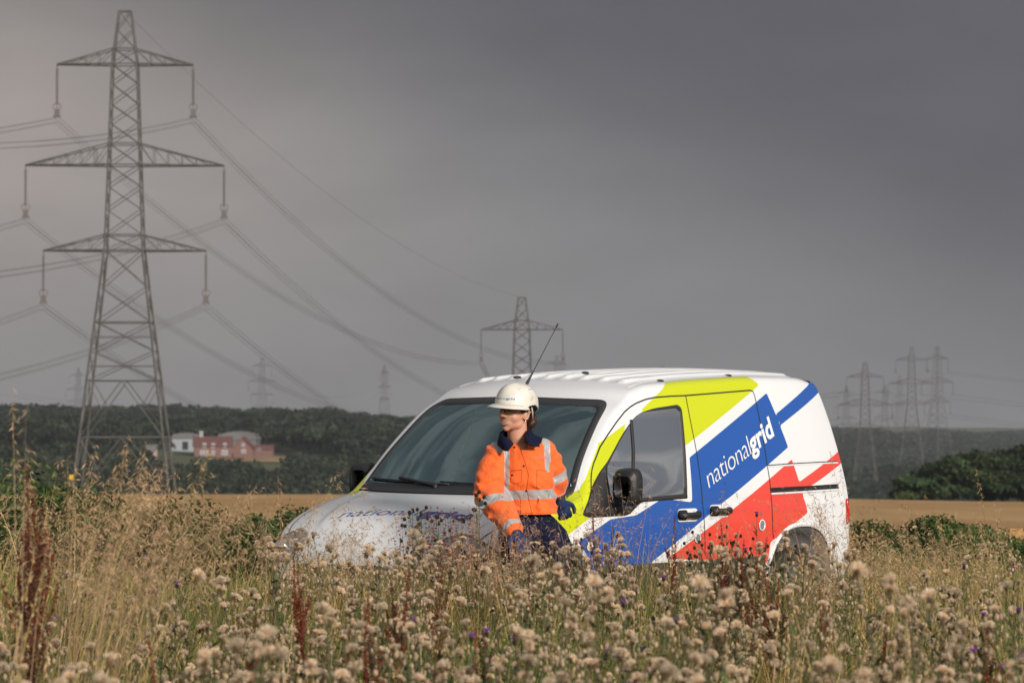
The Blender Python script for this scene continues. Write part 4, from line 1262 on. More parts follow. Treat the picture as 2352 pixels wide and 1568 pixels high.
bpy.context.view_layer.update()
def att_pt(pyl_, k):
    """conductor points of one pylon: k = 0..5 phases (top L, top R, mid L, mid R, low L, low R), 6 the earth wire"""
    M = pyl_.matrix_world
    if k == 6: return M @ Vector((0, 0, 50.4))
    z, hw, dp = ARMS[k // 2]; s = -1 if k % 2 == 0 else 1
    return M @ Vector((s * hw, 0, z - INS_Z))
def wire_span(a, b, sag, r, bundle, label, n=40, group='overhead wires'):
    mb = MB()
    d = (b - a); side_ = Vector((d.y, -d.x, 0)).normalized()
    offs = [(-.26, 0), (.26, 0), (-.26, -.45), (.26, -.45)] if bundle else [(0, 0)]
    for (o1, o2) in offs:
        pts = []
        for i in range(n + 1):
            t = i / n; p = a + d * t; p = p + side_ * o1 + Vector((0, 0, o2 - 4 * sag * t * (1 - t)))
            pts.append(p - a)
        mb.tube(pts, r, 5, caps=False)
    o = mb.build('power_line', M_wire, None, smooth=True, loc=a)
    tag(o, label, 'power line', group)
    return o
ph = ['top left', 'top right', 'middle left', 'middle right', 'bottom left', 'bottom right']
P0 = empty('tmp'); P0.location = (-98, -6, -1); P0.rotation_euler.z = math.radians(-8); P0.scale = (1, 1, 1)
bpy.context.view_layer.update()
for k in range(6):
    wire_span(att_pt(pyl, k), att_pt(P2o, k), 6.5, .017, True, f'wire bundle sagging right from the {ph[k]} arm of the biggest pylon')
    wire_span(att_pt(pyl, k), att_pt(P0, k), 15, .017, True, f'wire bundle leaving left from the {ph[k]} arm of the biggest pylon')
    wire_span(att_pt(P2o, k), att_pt(P6o, k), 20, .03, True, f'wire bundle from the {ph[k]} arm of the second pylon to the far one')
wire_span(att_pt(pyl, 6), att_pt(P2o, 6), 5, .014, False, 'single top wire from the biggest pylon to the second')
bpy.data.objects.remove(P0)
for (pa, pb, na, sg) in ((PA, PB, 'left and middle tall pylons on the right', 9), (P3o, P4o, 'two small pylons above the wood', 14)):
    for k in range(6):
        wire_span(att_pt(pa, k), att_pt(pb, k), sg, .05, False, f'thin {ph[k]} wire between the {na}')
for k in range(6):
    far_end = att_pt(PC, k) + Vector((500, -150, -2))
    wire_span(att_pt(PC, k), far_end, 16, .05, False, f'thin {ph[k]} wire running right from the right tall pylon')
    fe = att_pt(PA, k) + Vector((-420, 600, 2))
    wire_span(att_pt(PA, k), fe, 14, .05, False, f'thin {ph[k]} wire running left from the left tall pylon')
# ------------------------------------------------------------------ the worker
M_skin = mat('skin', (.62, .34, .23), .5, spec=.4, noise=(18, (.64, .30, .21), .45, .7)); M_skin.node_tree.nodes['Principled BSDF'].inputs['Subsurface Weight'].default_value = .15
M_skin.node_tree.nodes['Principled BSDF'].inputs['Subsurface Radius'].default_value = (.012, .005, .003)
M_lip = mat('lips', (.36, .09, .075), .4)
M_teeth = mat('teeth', (.72, .68, .60), .3)
M_eye = mat('eye_dark', (.02, .015, .012), .2)
M_brow = mat('eyebrow', (.05, .028, .018), .8)
M_hair = mat('dark_brown_hair', (.045, .018, .010), .45, bump=(90, .8, .006)); 
M_helmet = mat('helmet_shell', (.72, .69, .62), .35, coat=.2, noise=(22, (.48, .43, .34), .56, .80), bump=(4, .05, .01))
M_navy = mat('navy_cloth', (.007, .010, .032), .85, spec=.15, bump=(60, .35, .006))
M_glove = mat('blue_glove_knit', (.006, .020, .085), .8, bump=(200, .5, .002))
M_glovep = mat('black_glove_palm', (.012, .012, .014), .6)
M_button = mat('press_stud', (.035, .03, .03), .35, .6)
M_strapw = mat('helmet_harness', (.55, .55, .53), .5)
M_specs = glassmat('safety_lens', (.86, .87, .88), .03, (1, 1, 1))
M_specf = mat('spectacle_arm', (.10, .09, .09), .25)

def jacket_material():
    m = mat('hi_vis_cloth', (.95, .155, .02), .75, sheen=.25)
    nt = m.node_tree; b = nt.nodes['Principled BSDF']
    t = nt.nodes.new('ShaderNodeTexCoord')
    n = nt.nodes.new('ShaderNodeTexNoise'); n.inputs['Scale'].default_value = 7; n.inputs['Detail'].default_value = 7; nt.links.new(t.outputs['Object'], n.inputs['Vector'])
    r = nt.nodes.new('ShaderNodeMapRange'); r.inputs[1].default_value = .55; r.inputs[2].default_value = .85; r.inputs[4].default_value = .55; nt.links.new(n.outputs[0], r.inputs[0])
    d = nt.nodes.new('ShaderNodeMix'); d.data_type = 'RGBA'; d.inputs[6].default_value = (.95, .145, .016, 1); d.inputs[7].default_value = (.48, .10, .03, 1); nt.links.new(r.outputs[0], d.inputs[0])
    prev = d.outputs[2]; rough = None
    for k, c in (('band', (.40, .40, .40)), ('navy', (.007, .010, .032)), ('line', (.33, .05, .01))):
        a = nt.nodes.new('ShaderNodeAttribute'); a.attribute_name = k
        l = nt.nodes.new('ShaderNodeMath'); l.operation = 'LESS_THAN'; l.inputs[1].default_value = 0; nt.links.new(a.outputs['Fac'], l.inputs[0])
        x = nt.nodes.new('ShaderNodeMix'); x.data_type = 'RGBA'; x.inputs[7].default_value = (*c, 1)
        nt.links.new(l.outputs[0], x.inputs[0]); nt.links.new(prev, x.inputs[6]); prev = x.outputs[2]
        if k == 'band':
            rr = nt.nodes.new('ShaderNodeMapRange'); rr.inputs[3].default_value = .78; rr.inputs[4].default_value = .38; nt.links.new(l.outputs[0], rr.inputs[0]); nt.links.new(rr.outputs[0], b.inputs['Roughness'])
    nt.links.new(prev, b.inputs['Base Color'])
    w = nt.nodes.new('ShaderNodeTexNoise'); w.inputs['Scale'].default_value = 13; w.inputs['Detail'].default_value = 5; w.inputs['Distortion'].default_value = .8
    mp_ = nt.nodes.new('ShaderNodeMapping'); mp_.inputs['Scale'].default_value = (1.0, 1.0, .55); nt.links.new(t.outputs['Object'], mp_.inputs[0]); nt.links.new(mp_.outputs[0], w.inputs['Vector'])
    bp = nt.nodes.new('ShaderNodeBump'); bp.inputs['Strength'].default_value = .7; bp.inputs['Distance'].default_value = .03; nt.links.new(w.outputs[0], bp.inputs['Height']); nt.links.new(bp.outputs[0], b.inputs['Normal'])
    return m
M_jacket = jacket_material()

PD = 17.9
def pv(x, y, dy=0.):
    """point of the figure seen at (x, y), dy metres behind (+) or in front of (-) her middle"""
    return wv(x, y, PD + dy)

def blob_mesh(name, shapes, voxel, mats, parent=None, smooth=6, factor=.5, wrinkle=None):
    """shapes: ('tube', points, radii, squash, up) or ('ball', centre, radii, rot): fused into one continuous skin"""
    mb = MB()
    for s in shapes:
        if s[0] == 'tube':
            mb.tube(s[1], s[2], 20, True, 0, s[3] if len(s) > 3 else None, s[4] if len(s) > 4 else None)
            mb.ball(s[1][0], (s[2][0] if not isinstance(s[2], float) else s[2]) * .985, 14, 9); 
            mb.ball(s[1][-1], (s[2][-1] if not isinstance(s[2], float) else s[2]) * .985, 14, 9)
        elif s[0] == 'cut':
            mb.tube(s[1], s[2], 24, True, 0, s[3] if len(s) > 3 else None, s[4] if len(s) > 4 else None)
        else:
            mb.ball(s[1], s[2], 24, 16, 0, s[3] if len(s) > 3 else None)
    o = mb.build(name, mats)
    rm = o.modifiers.new('r', 'REMESH'); rm.mode = 'VOXEL'; rm.voxel_size = voxel; rm.use_smooth_shade = True
    sm = o.modifiers.new('s', 'SMOOTH'); sm.factor = factor; sm.iterations = smooth
    me = evalmesh(o)
    o.modifiers.clear(); old = o.data; o.data = me; bpy.data.meshes.remove(old)
    me.name = name; me.materials.clear()
    for m in (mats if isinstance(mats, (list, tuple)) else [mats]): me.materials.append(m)
    for p in me.polygons: p.use_smooth = True
    if parent is not None: o.parent = parent
    return o

# --- skeleton in world space (right arm is on the viewer's left)
hipC = pv(1216, 1200, .06); waist = pv(1216, 1165, .05); chest = pv(1205, 1075, .0); neckb = pv(1190, 1022, .02); headC = pv(1186, 950, -.01)
shR = pv(1143, 1040, .02); elR = pv(1126, 1135, -.05); wrR = pv(1184, 1222, -.32)
shL = pv(1250, 1032, .03); elL = pv(1275, 1100, .10); wrL = pv(1281, 1146, .16)
knR = pv(1186, 1268, -.30); anR = Vector((.03, PD - .22, .10)); 
knL = pv(1290, 1285, -.02); anL = Vector((.33, PD + .10, .10))

# head frame: face turned towards the viewer's left and a little up
yaw = math.radians(-39)     # 0 looks at the camera, negative turns to the viewer's left
fwd = Vector((math.sin(yaw), -math.cos(yaw), .03)).normalized()
tilt = math.radians(4)
upv = (Vector((0, 0, 1)) * math.cos(tilt) + Vector((.10, 0, 0))).normalized()
rgt = fwd.cross(upv).normalized(); upv = rgt.cross(fwd).normalized()      # rgt = her left side? fixed below
HM = Matrix((( -rgt.x, -fwd.x, upv.x, 0), (-rgt.y, -fwd.y, upv.y, 0), (-rgt.z, -fwd.z, upv.z, 0), (0, 0, 0, 1)))
HM = Matrix.Translation(pv(1182, 947, 0)) @ HM
# head space: -y is the face, z up, +x her left; origin between the ears at eye height
def hp(x, y, z): return HM @ Vector((x, y, z))
HR = HM.to_3x3()
def hball(c, r): return ('ball', hp(*c), r, HR)
head_shapes = [
    hball((0, .008, .045), (.072, .092, .082)), hball((0, -.030, -.008), (.066, .067, .084)),
    hball((0, -.026, -.056), (.055, .052, .044)), hball((0, -.064, -.088), (.022, .020, .018)),
    hball((0, -.048, -.066), (.040, .036, .032)),
    hball((.036, -.051, -.024), (.029, .029, .030)), hball((-.036, -.051, -.024), (.029, .029, .030)),
    hball((0, -.080, .030), (.045, .016, .016)),
    ('tube', [hp(0, -.085, .028), hp(0, -.100, .004), hp(0, -.112, -.016)], [.0085, .0105, .0125]),
    hball((.0105, -.100, -.021), (.010, .012, .0085)), hball((-.0105, -.100, -.021), (.010, .012, .0085)),
    hball((.0, -.064, -.054), (.040, .027, .032)), hball((.034, -.012, -.060), (.028, .034, .030)), hball((-.034, -.012, -.060), (.028, .034, .030)),
    hball((.066, .012, -.005), (.012, .020, .032)), hball((-.066, .012, -.005), (.012, .020, .032)),
    ('tube', [hp(0, .022, -.04), (hp(0, .03, -.09) + neckb) / 2, neckb + Vector((0, .02, .01)), neckb - Vector((-.008, -.005, .09))], [.056, .055, .062, .095]),
    ('tube', [neckb - Vector((0, -.02, .03)), chest, waist, hipC], [.07, .115, .10, .115], .75, (0, 1, 0)),
    ('tube', [shR - Vector((0, 0, .0)), neckb - Vector((0, 0, .07)), shL], [.05, .06, .05]),
    ('tube', [shR, elR, wrR], [.050, .040, .027]), ('tube', [shL, elL, wrL], [.050, .040, .027]),
    ('tube', [hipC - Vector((.07, 0, .04)), knR, anR], [.088, .060, .040]), ('tube', [hipC + Vector((.07, 0, -.04)), knL, anL], [.088, .060, .040]),
    ('tube', [anR, anR + Vector((-.10, -.14, -.05))], [.04, .032]), ('tube', [anL, anL + Vector((.06, -.16, -.05))], [.04, .032]),
]
person = blob_mesh('person', head_shapes, .0045, [M_skin, M_lip, M_teeth, M_eye, M_brow], smooth=9, factor=.5)
tag(person, 'person in orange hi-vis jacket and white hard hat leaning beside the van', 'person')
# facial features join the same body mesh
fb = MB()
def surf(x, z, y0=-.2):
    """point on the face at head-space (x, z)"""
    h, n, i, d = fbv.ray_cast(hp(x, y0, z), HR @ Vector((0, 1, 0)))
    return (h if h is not None else hp(x, -.08, z)), n
fbv = BVHTree.FromPolygons([v.co.copy() for v in person.data.vertices], [tuple(p.vertices) for p in person.data.polygons])
def facestrip(pts, w, off, m, taper=True):
    P = []
    for i, (x, z) in enumerate(pts):
        h, n = surf(x, z); P.append(h + (HR @ Vector((0, -1, 0))) * off)
    R = [w * (math.sin(math.pi * (i + .5) / len(pts)) ** .6 if taper else 1) for i in range(len(pts))]
    fb.tube(P, R, 8, True, m, .8)
mx_ = np.linspace(-.028, .028, 11)
smile = lambda x, z0, k: (x, z0 + k * (x / .029) ** 2)
facestrip([smile(x, -.0645, .010) for x in mx_], .0044, .0006, 2)          # teeth
facestrip([smile(x, -.0590, .0085) for x in mx_], .0036, .0012, 1)         # upper lip
facestrip([smile(x, -.0715, .0135) for x in mx_], .0036, .0012, 1)         # lower lip
for s in (-1, 1):
    facestrip([(s * x, .0075 + .0035 * math.sin((x - .016) / .028 * math.pi)) for x in np.linspace(.016, .044, 7)], .0048, .0006, 3)
    facestrip([(s * x, .0255 + .005 * math.sin((x - .012) / .040 * math.pi * .8)) for x in np.linspace(.012, .052, 7)], .0042, .001, 4)
    facestrip([(s * x, .0042) for x in np.linspace(.018, .042, 6)], .0046, .0001, 2)
    h, n = surf(s * .008, -.030); fb.ball(h, (.0042, .0042, .003), 8, 5, 3)
    # laughter crease beside the mouth
# ear lobes' rim
bmj = bmesh.new(); bmj.from_mesh(person.data)
base_n = len(bmj.verts)
vs = [bmj.verts.new(v) for v in fb.v]
for f, m in zip(fb.f, fb.m):
    ff = bmj.faces.new([vs[i] for i in f]); ff.material_index = m; ff.smooth = True
bmj.to_mesh(person.data); bmj.free()
for s in (-1, 1):
    mb = MB(); c = hp(s * .074, .012, -.042); mb.ball(c, .0035, 8, 6); mb.build('earring', M_chrome, person, smooth=True)
    mb = MB()
    mb.tube([hp(s * (.074 + .004 * math.sin(t)), .016 + .017 * math.cos(t), -.002 + .030 * math.sin(t)) for t in np.linspace(-2.2, 2.4, 14)], [.0045 + .002 * math.sin(i / 13 * 3.14) for i in range(14)], 7)
    mb.build('ear_rim', M_skin, person, smooth=True)

# hair: cap below the helmet, ponytail bun at the nape
hair = blob_mesh('hair', [hball((0, .030, .030), (.078, .085, .070)), hball((0, .075, -.010), (.062, .045, .055)),
    ('tube', [hp(.01, .105, -.01), hp(.006, .128, -.045), hp(.0, .118, -.085)], [.034, .040, .026]), hball((.012, .125, -.050), (.040, .034, .040)),
    ('tube', [hp(.064, -.030, .030), hp(.070, -.012, .012), hp(.072, .02, .02)], [.012, .012, .012]), ('tube', [hp(-.064, -.030, .030), hp(-.070, -.012, .012), hp(-.072, .02, .02)], [.012, .012, .012])],
    .005, M_hair, person, smooth=2)
rh = random.Random(4)
mb = MB()
for k in range(90):
    a = rh.uniform(-.06, .06); b0_ = rh.uniform(-.03, .02)
    p = [hp(a * .6, .112 + rh.uniform(-.01, .02), b0_), hp(a * .8, .146 + rh.uniform(-.012, .010), b0_ - .03 + rh.uniform(-.01, .01)), hp(a * .6, .140 + rh.uniform(-.02, .012), -.066 + rh.uniform(-.012, .01)), hp(a * .5, .122 + rh.uniform(-.02, .01), -.088 + rh.uniform(-.014, .01))]
    mb.tube(p, [.004, .0045, .003, .0008], 6)
mb.build('loose_hair', M_hair, hair, smooth=True)

# --- helmet
def helmet():
    root = empty('hard_hat'); root.parent = person
    V = []; F = []; nu, nv = 48, 16
    a, b, c = .109, .138, .127
    z0 = .036
    for j in range(nv + 1):
        t = j / nv
        for i in range(nu):
            th = 2 * math.pi * i / nu
            ph_ = t * math.pi / 2
            rr_ = math.cos(ph_) ** .72; zz = math.sin(ph_) ** .95
            ridge = .0045 * math.exp(-((math.sin(th)) / .12) ** 2) * 0
            x = a * rr_ * math.cos(th); y = .012 + b * rr_ * math.sin(th) - .0; z = z0 + c * zz
            # raised keel along the middle
            k = math.exp(-(x / .026) ** 4) * (t > .25)
            z += .005 * k * (1 if t < .99 else 1)
            if j == 0:
                # lower edge: rises above the ears, drops at the nape
                z += .016 * math.exp(-((math.sin(th) - .15) / .35) ** 2) - .026 * max(0, math.sin(th)) ** 3 + .004
            V.append(hp(x, y, z))
    for j in range(nv):
        for i in range(nu):
            i2 = (i + 1) % nu; F.append((j*nu+i, j*nu+i2, (j+1)*nu+i2, (j+1)*nu+i))
    o = mk('shell', [tuple(v) for v in V], np.array(F), M_helmet, root, smooth=True)
    md = o.modifiers.new('s', 'SOLIDIFY'); md.thickness = .003; md.offset = 0
    # peak
    V = []; F = []; n = 24; m = 6
    for i in range(n + 1):
        th = math.radians(-168 + 156 * i / n)      # front half: y negative
        for j in range(m + 1):
            f = j / m
            L = .052 * max(0, -math.sin(th)) ** .8 * f + .004 * f
            x = (a + .001) * math.cos(th) + L * math.cos(th) * .8; y = .012 + (b + .001) * math.sin(th) + L * math.sin(th)
            V.append(hp(x, y, z0 + .006 - .012 * f - .006 * f * f + .0 * math.cos(th)))
    for i in range(n):
        for j in range(m): F.append((i*(m+1)+j, (i+1)*(m+1)+j, (i+1)*(m+1)+j+1, i*(m+1)+j+1))
    o2 = mk('peak', [tuple(v) for v in V], np.array(F), M_helmet, root, smooth=True)
    md = o2.modifiers.new('s', 'SOLIDIFY'); md.thickness = .004; md.offset = 0
    # rim bead
    mb = MB()
    rim = []
    for i in range(60):
        th = 2 * math.pi * i / 60; x = a * math.cos(th); y = .012 + b * math.sin(th)
        rim.append(hp(x * 1.005, y * 1.005, z0 + .004 + .016 * math.exp(-((math.sin(th) - .15) / .35) ** 2) - .026 * max(0, math.sin(th)) ** 3))
    mb.tube(rim + rim[:1], .0032, 6, caps=False); mb.build('rim', M_helmet, root, smooth=True)
    # vents, harness, lettering
    sb = BVHTree.FromPolygons([tuple(v) for v in [tuple(v.co) for v in o.data.vertices]], [tuple(p.vertices) for p in o.data.polygons])
    def on_shell(x, z, y=None, off=.003):
        # ray from her left towards the shell
        q = hp(.4, x, z); h, n_, i_, d_ = sb.ray_cast(q, HR @ Vector((-1, 0, 0)))
        return (h + (HR @ Vector((1, 0, 0))) * off) if h is not None else hp(a, x, z)
    for k in range(3):
        mb = MB(); t = .006 + k * .028
        mb.tube([on_shell(t, .139 - .003 * abs(k - 1), off=.001), on_shell(t + .018, .139 - .003 * abs(k - 1) , off=.001)], .0022, 6); mb.build('vent', M_black, root)
    mb = MB(); mb.tube([on_shell(y_, z_, off=.0005) for y_, z_ in [(-.062, .082), (-.056, .110), (-.03, .135), (0, .146)]], .0022, 6); mb.build('shell_ridge', M_helmet, root, smooth=True)
    for k in range(3):
        mb = MB(); mb.tube([on_shell(.060 + k * .013, .074, off=.001), on_shell(.061 + k * .013, .086, off=.001)], .0028, 6); mb.build('clip', M_strapw, root, smooth=True)
    mb = MB()
    mb.tube([hp(.078, .045, .05), hp(.078, .062, .01), hp(.074, .075, -.030)], [.008, .009, .004], 8, sq=.5)
    mb.tube([hp(-.078, .045, .05), hp(-.078, .062, .01), hp(-.074, .075, -.030)], [.008, .009, .004], 8, sq=.5)
    mb.tube([hp(.07, .05, .01), hp(.0, .118, -.005), hp(-.07, .05, .01)], [.007, .009, .007], 8, sq=.6)
    mb.build('harness', M_strapw, root, smooth=True)
    # wordmark on the brow of the shell, thin half faded
    vs_, fs_, w_ = two_weight(1., -.01, .03)
    def onf(u, v):
        ang = math.radians(-118 + 62 * u)    # round the front from her right to her left side
        dr = Vector((math.cos(ang), math.sin(ang), 0)); q = hp(dr.x * .4, .012 + dr.y * .4, .070 + v * .016 + .004 * u)
        h, n_, i_, d_ = sb.ray_cast(q, HR @ Vector((-dr.x, -dr.y, 0)))
        return (h + HR @ (dr * .0022)) if h is not None else hp(dr.x * a, dr.y * b, .07)
    V = [tuple(onf(v.x / w_, v.y)) for v in vs_]
    mb = MB(); mb.add(V, fs_); mb.build('lettering', mat('helmet_blue', (.03, .16, .42), .5), root)
    return root
helmet()
# --- safety spectacles
sp = MB()
for s in (-1, 1):
    V = []; F = []
    for i in range(9):
        for j in range(6):
            u = i / 8; v = j / 5
            x = s * (.006 + .052 * u); y = -.103 + .034 * u ** 2 + .004 * v; z = .025 - .042 * v * (1 - .25 * (1 - u) ** 2 - .35 * u ** 3)
            V.append(hp(x, y, z))
    for i in range(8):
        for j in range(5): F.append((i*6+j, (i+1)*6+j, (i+1)*6+j+1, i*6+j+1))
    sp.add(V, F)
sg_ = sp.build('safety_glasses', M_specs, person, smooth=True)
mb = MB()
for s in (-1, 1):
    mb.tube([hp(s * .006, -.103, .025), hp(s * .032, -.095, .026), hp(s * .058, -.069, .024)], .0017, 6)
    mb.tube([hp(s * .058, -.069, .022), hp(s * .073, -.03, .022), hp(s * .076, .015, .016)], [.0028, .003, .002], 6)
    mb.tube([hp(s * .006, -.106, .020), hp(s * .014, -.102, -.002)], [.0045, .004], 6)
mb.tube([hp(-.008, -.108, .018), hp(0, -.112, .020), hp(.008, -.108, .018)], .0045, 6)
mb.build('spectacle_frame', M_specf, sg_, smooth=True)

# --- jacket
jk = [('tube', [neckb + Vector((.0, .02, -.03)), chest + Vector((0, .01, .05)), chest + Vector((0, .0, -.06)), waist + Vector((0, 0, .02)), waist - Vector((0, 0, .045))], [.10, .152, .160, .155, .158], .72, (0, 1, 0)),
      ('tube', [shR + Vector((.01, .0, .0)), neckb + Vector((0, .02, -.045)), shL + Vector((-.01, 0, .0))], [.068, .082, .068]),
      ('tube', [shR + Vector((.0, 0, -.01)), (shR + elR) / 2 + Vector((-.012, 0, 0)), elR + Vector((-.004, .01, 0)), (elR + wrR) / 2, wrR + (elR - wrR) * .08], [.078, .088, .094, .082, .056]),
      ('tube', [shL + Vector((-.005, 0, -.01)), (shL + elL) / 2 + Vector((.008, 0, 0)), elL + Vector((.004, 0, 0)), wrL + (elL - wrL) * .35], [.074, .071, .068, .056]),
      ]
rj = random.Random(11)
# soft folds as slim ridges lying in the cloth
def ridge_on(a, b, r0, bend):
    m_ = (a + b) / 2 + bend
    jk.append(('tube', [a, m_, b], [r0 * .5, r0, r0 * .4]))
for (x0, y0, x1, y1, dy) in [(1098, 1112, 1140, 1095, -.13), (1096, 1140, 1150, 1120, -.155), (1100, 1165, 1150, 1150, -.20), (1120, 1190, 1170, 1165, -.25), (1112, 1060, 1150, 1085, -.07), (1150, 1200, 1180, 1180, -.29),
                             (1165, 1160, 1200, 1168, -.12), (1215, 1100, 1240, 1120, -.125), (1250, 1060, 1275, 1080, -.03), (1258, 1105, 1290, 1098, .01), (1175, 1140, 1180, 1175, -.13), (1240, 1145, 1236, 1178, -.115)]:
    ridge_on(pv(x0, y0, dy + .03), pv(x1, y1, dy + .03), .016, Vector((0, -.004, -.006)))
jacket = blob_mesh('jacket', jk, .0065, M_jacket, person, smooth=5)
me = jacket.data
co = np.zeros(len(me.vertices) * 3, np.float32); me.vertices.foreach_get('co', co); co = co.reshape(-1, 3).astype(float)
# gathered wrinkles: real displacement, stronger on the sleeves
no = np.zeros(len(me.vertices) * 3, np.float32); me.vertices.foreach_get('normal', no); no = no.reshape(-1, 3)
wr = .0035 * np.sin(co[:, 2] * 95 + co[:, 0] * 40 + 2.2 * np.sin(co[:, 0] * 31 + co[:, 2] * 12)) + .003 * np.sin(co[:, 2] * 41 - co[:, 0] * 63 + 1.7 * np.sin(co[:, 2] * 25))
armm = np.clip((np.abs(co[:, 0] - chest.x) - .13) / .04, 0, 1)
co = co + no * (wr * (.35 + .65 * armm))[:, None]
# to view-plane coordinates (px of the 2352 view) for placing the bands
def slab(p0, ax, half):
    ax = Vector(ax).normalized(); return np.abs((co - np.array(p0)) @ np.array(ax)) - half
def near_seg(a, b, r):
    a = np.array(a); b = np.array(b); e = b - a; t = np.clip(((co - a) @ e) / (e @ e), 0, 1)
    return np.linalg.norm(co - (a + t[:, None] * e), axis=1) - r
vx = 1176 + co[:, 0] * 7350 / co[:, 1]; vy = 930 - (co[:, 2] - CAM_Z) * 7350 / co[:, 1]
PX = 1 / 410.
def seg2(x0, y0, x1, y1, hw):
    p = np.stack([vx, vy], 1); a = np.array([x0, y0], float); b = np.array([x1, y1], float); e = b - a
    t = np.clip(((p - a) @ e) / (e @ e), 0, 1); return (np.linalg.norm(p - (a + t[:, None] * e), axis=1) - hw) * PX
dR = near_seg(shR, elR, 0) ; dR2 = near_seg(elR, wrR, 0); dL = np.minimum(near_seg(shL, elL, 0), near_seg(elL, wrL, 0))
isR = (np.minimum(dR, dR2) < .112) & (vx < 1176) & ((vx < 1158) | (vy > 1150)); isL = (dL < .1) & (vx > 1261)
torso = ~isR & ~isL
BIG = 1.0
band = np.full(len(co), BIG)
# waist band, shoulder braces (front and back alike), sleeve bands
tb = np.where(torso, slab(pv(1215, 1134), (-.03, 0, 1), .0265), BIG)
br1 = np.where(torso | (vy < 1040), np.maximum(np.minimum(seg2(1133, 1008, 1160, 1042, 11), seg2(1161, 1042, 1160, 1128, 9.5)), 0 * vx - 1), BIG)
br2 = np.where((vx < 1262) | (vy < 1060), np.minimum(seg2(1243, 990, 1256, 1020, 8), seg2(1256, 1020, 1259, 1076, 7)), BIG)
axR = (elR - wrR).normalized()
ub = np.where(isR, slab(elR * .72 + wrR * .28, (axR + Vector((.15, 0, .55))).normalized(), .030), BIG)
axL = (shL - elL).normalized()
lb = np.where(isL, slab(elL + Vector((0, 0, .025)), axL, .024), BIG)
cuffR = np.where(isR | (dR2 < .11) & (vy > 1190), slab(wrR + (elR - wrR) * .10, axR, .017), BIG)
cuffL = np.where(isL, slab(wrL + (elL - wrL) * .42, (elL - wrL).normalized(), .0035), BIG)
att_b = np.min([tb, br1, br2, ub, lb, cuffR, cuffL], axis=0)
navy = np.where(isL | (dL < .09) & (vy > 1112), ((co - np.array(wrL + (elL - wrL) * .36)) @ np.array((elL - wrL).normalized())), BIG)
M_seamc = mat('seam_thread', (.42, .07, .012), .9)  # darker orange thread along the jacket seams
SEAMS = [(1193, 1022, 1206, 1060), (1206, 1060, 1214, 1090), (1214, 1090, 1210, 1120), (1210, 1120, 1222, 1180), (1174, 1080, 1200, 1078), (1174, 1106, 1186, 1110), (1186, 1110, 1199, 1104), (1174, 1080, 1174, 1106), (1199, 1078, 1199, 1104), (1233, 1078, 1233, 1118), (1233, 1078, 1256, 1080), (1126, 1030, 1150, 1042), (1168, 1176, 1258, 1177), (1196, 1145, 1196, 1178), (1118, 1022, 1112, 1046)]
ln = np.full(len(co), BIG)
me.vertices.foreach_set('co', co.astype(np.float32).ravel())
for k, v in (('band', att_b), ('navy', navy), ('line', ln)):
    a = me.attributes.new(k, 'FLOAT', 'POINT'); a.data.foreach_set('value', v.astype(np.float32))
me.update()
# open the neck and end the blouse at its hem
hemz = pv(1216, 1181).z
inV = sdf_poly(np.stack([vx, vy], 1), [(1150, 975), (1216, 975), (1214, 1005), (1210, 1031), (1196, 1024), (1172, 1012)]) < 0
kill = (inV & (co[:, 1] < PD + .03)) | ((co[:, 2] < hemz) & (np.minimum(dR2, dR) > .105)) | (co[:, 2] > pv(1190, 1002).z) & (vx < 1225) & (vx > 1155)
bmk = bmesh.new(); bmk.from_mesh(me); bmk.verts.ensure_lookup_table()
bmesh.ops.delete(bmk, geom=[bmk.verts[i] for i in np.nonzero(kill)[0]], context='VERTS'); bmk.to_mesh(me); bmk.free()
co = np.zeros(len(me.vertices) * 3, np.float32); me.vertices.foreach_get('co', co); co = co.reshape(-1, 3).astype(float)
jbv = BVHTree.FromPolygons([Vector(c) for c in co], [tuple(p.vertices) for p in me.polygons])
def on_jacket(xv, yv, off=.002):
    o_ = Vector((0, 0, CAM_Z)); t_ = wv(xv, yv, 17.0); h, n, i, d = jbv.ray_cast(o_, (t_ - o_).normalized())
    return (h if h is not None else pv(xv, yv, -.1)) - Vector((0, off, 0)), n
for (xv, yv) in [(1202, 1027), (1182, 1026), (1203, 1069), (1177, 1090), (1209, 1126)]:
    mb = MB(); p, n = on_jacket(xv, yv, .001); mb.ball(p, (.0065, .003, .0065), 12, 6); mb.build('press_stud', M_button, jacket, smooth=True)
for (x0, y0, x1, y1) in SEAMS:
    P = [on_jacket(x0 + (x1 - x0) * t, y0 + (y1 - y0) * t, .0008)[0] for t in np.linspace(0, 1, 9)]
    mb = MB(); mb.tube(P, .0016, 5); mb.build('seam', M_seamc, jacket, smooth=True)
# faint pink lettering on the chest
vs_, fs_, w_ = text_mesh('nationalgrid', 1., .0, 0, .95)
V = [tuple(on_jacket(1227 + 30 * v.x / w_, 1051 - 9 * v.y, .002)[0]) for v in vs_]
mb = MB(); mb.add(V, fs_); mb.build('chest_lettering', mat('faded_pink_print', (.85, .25, .22), .8), jacket)
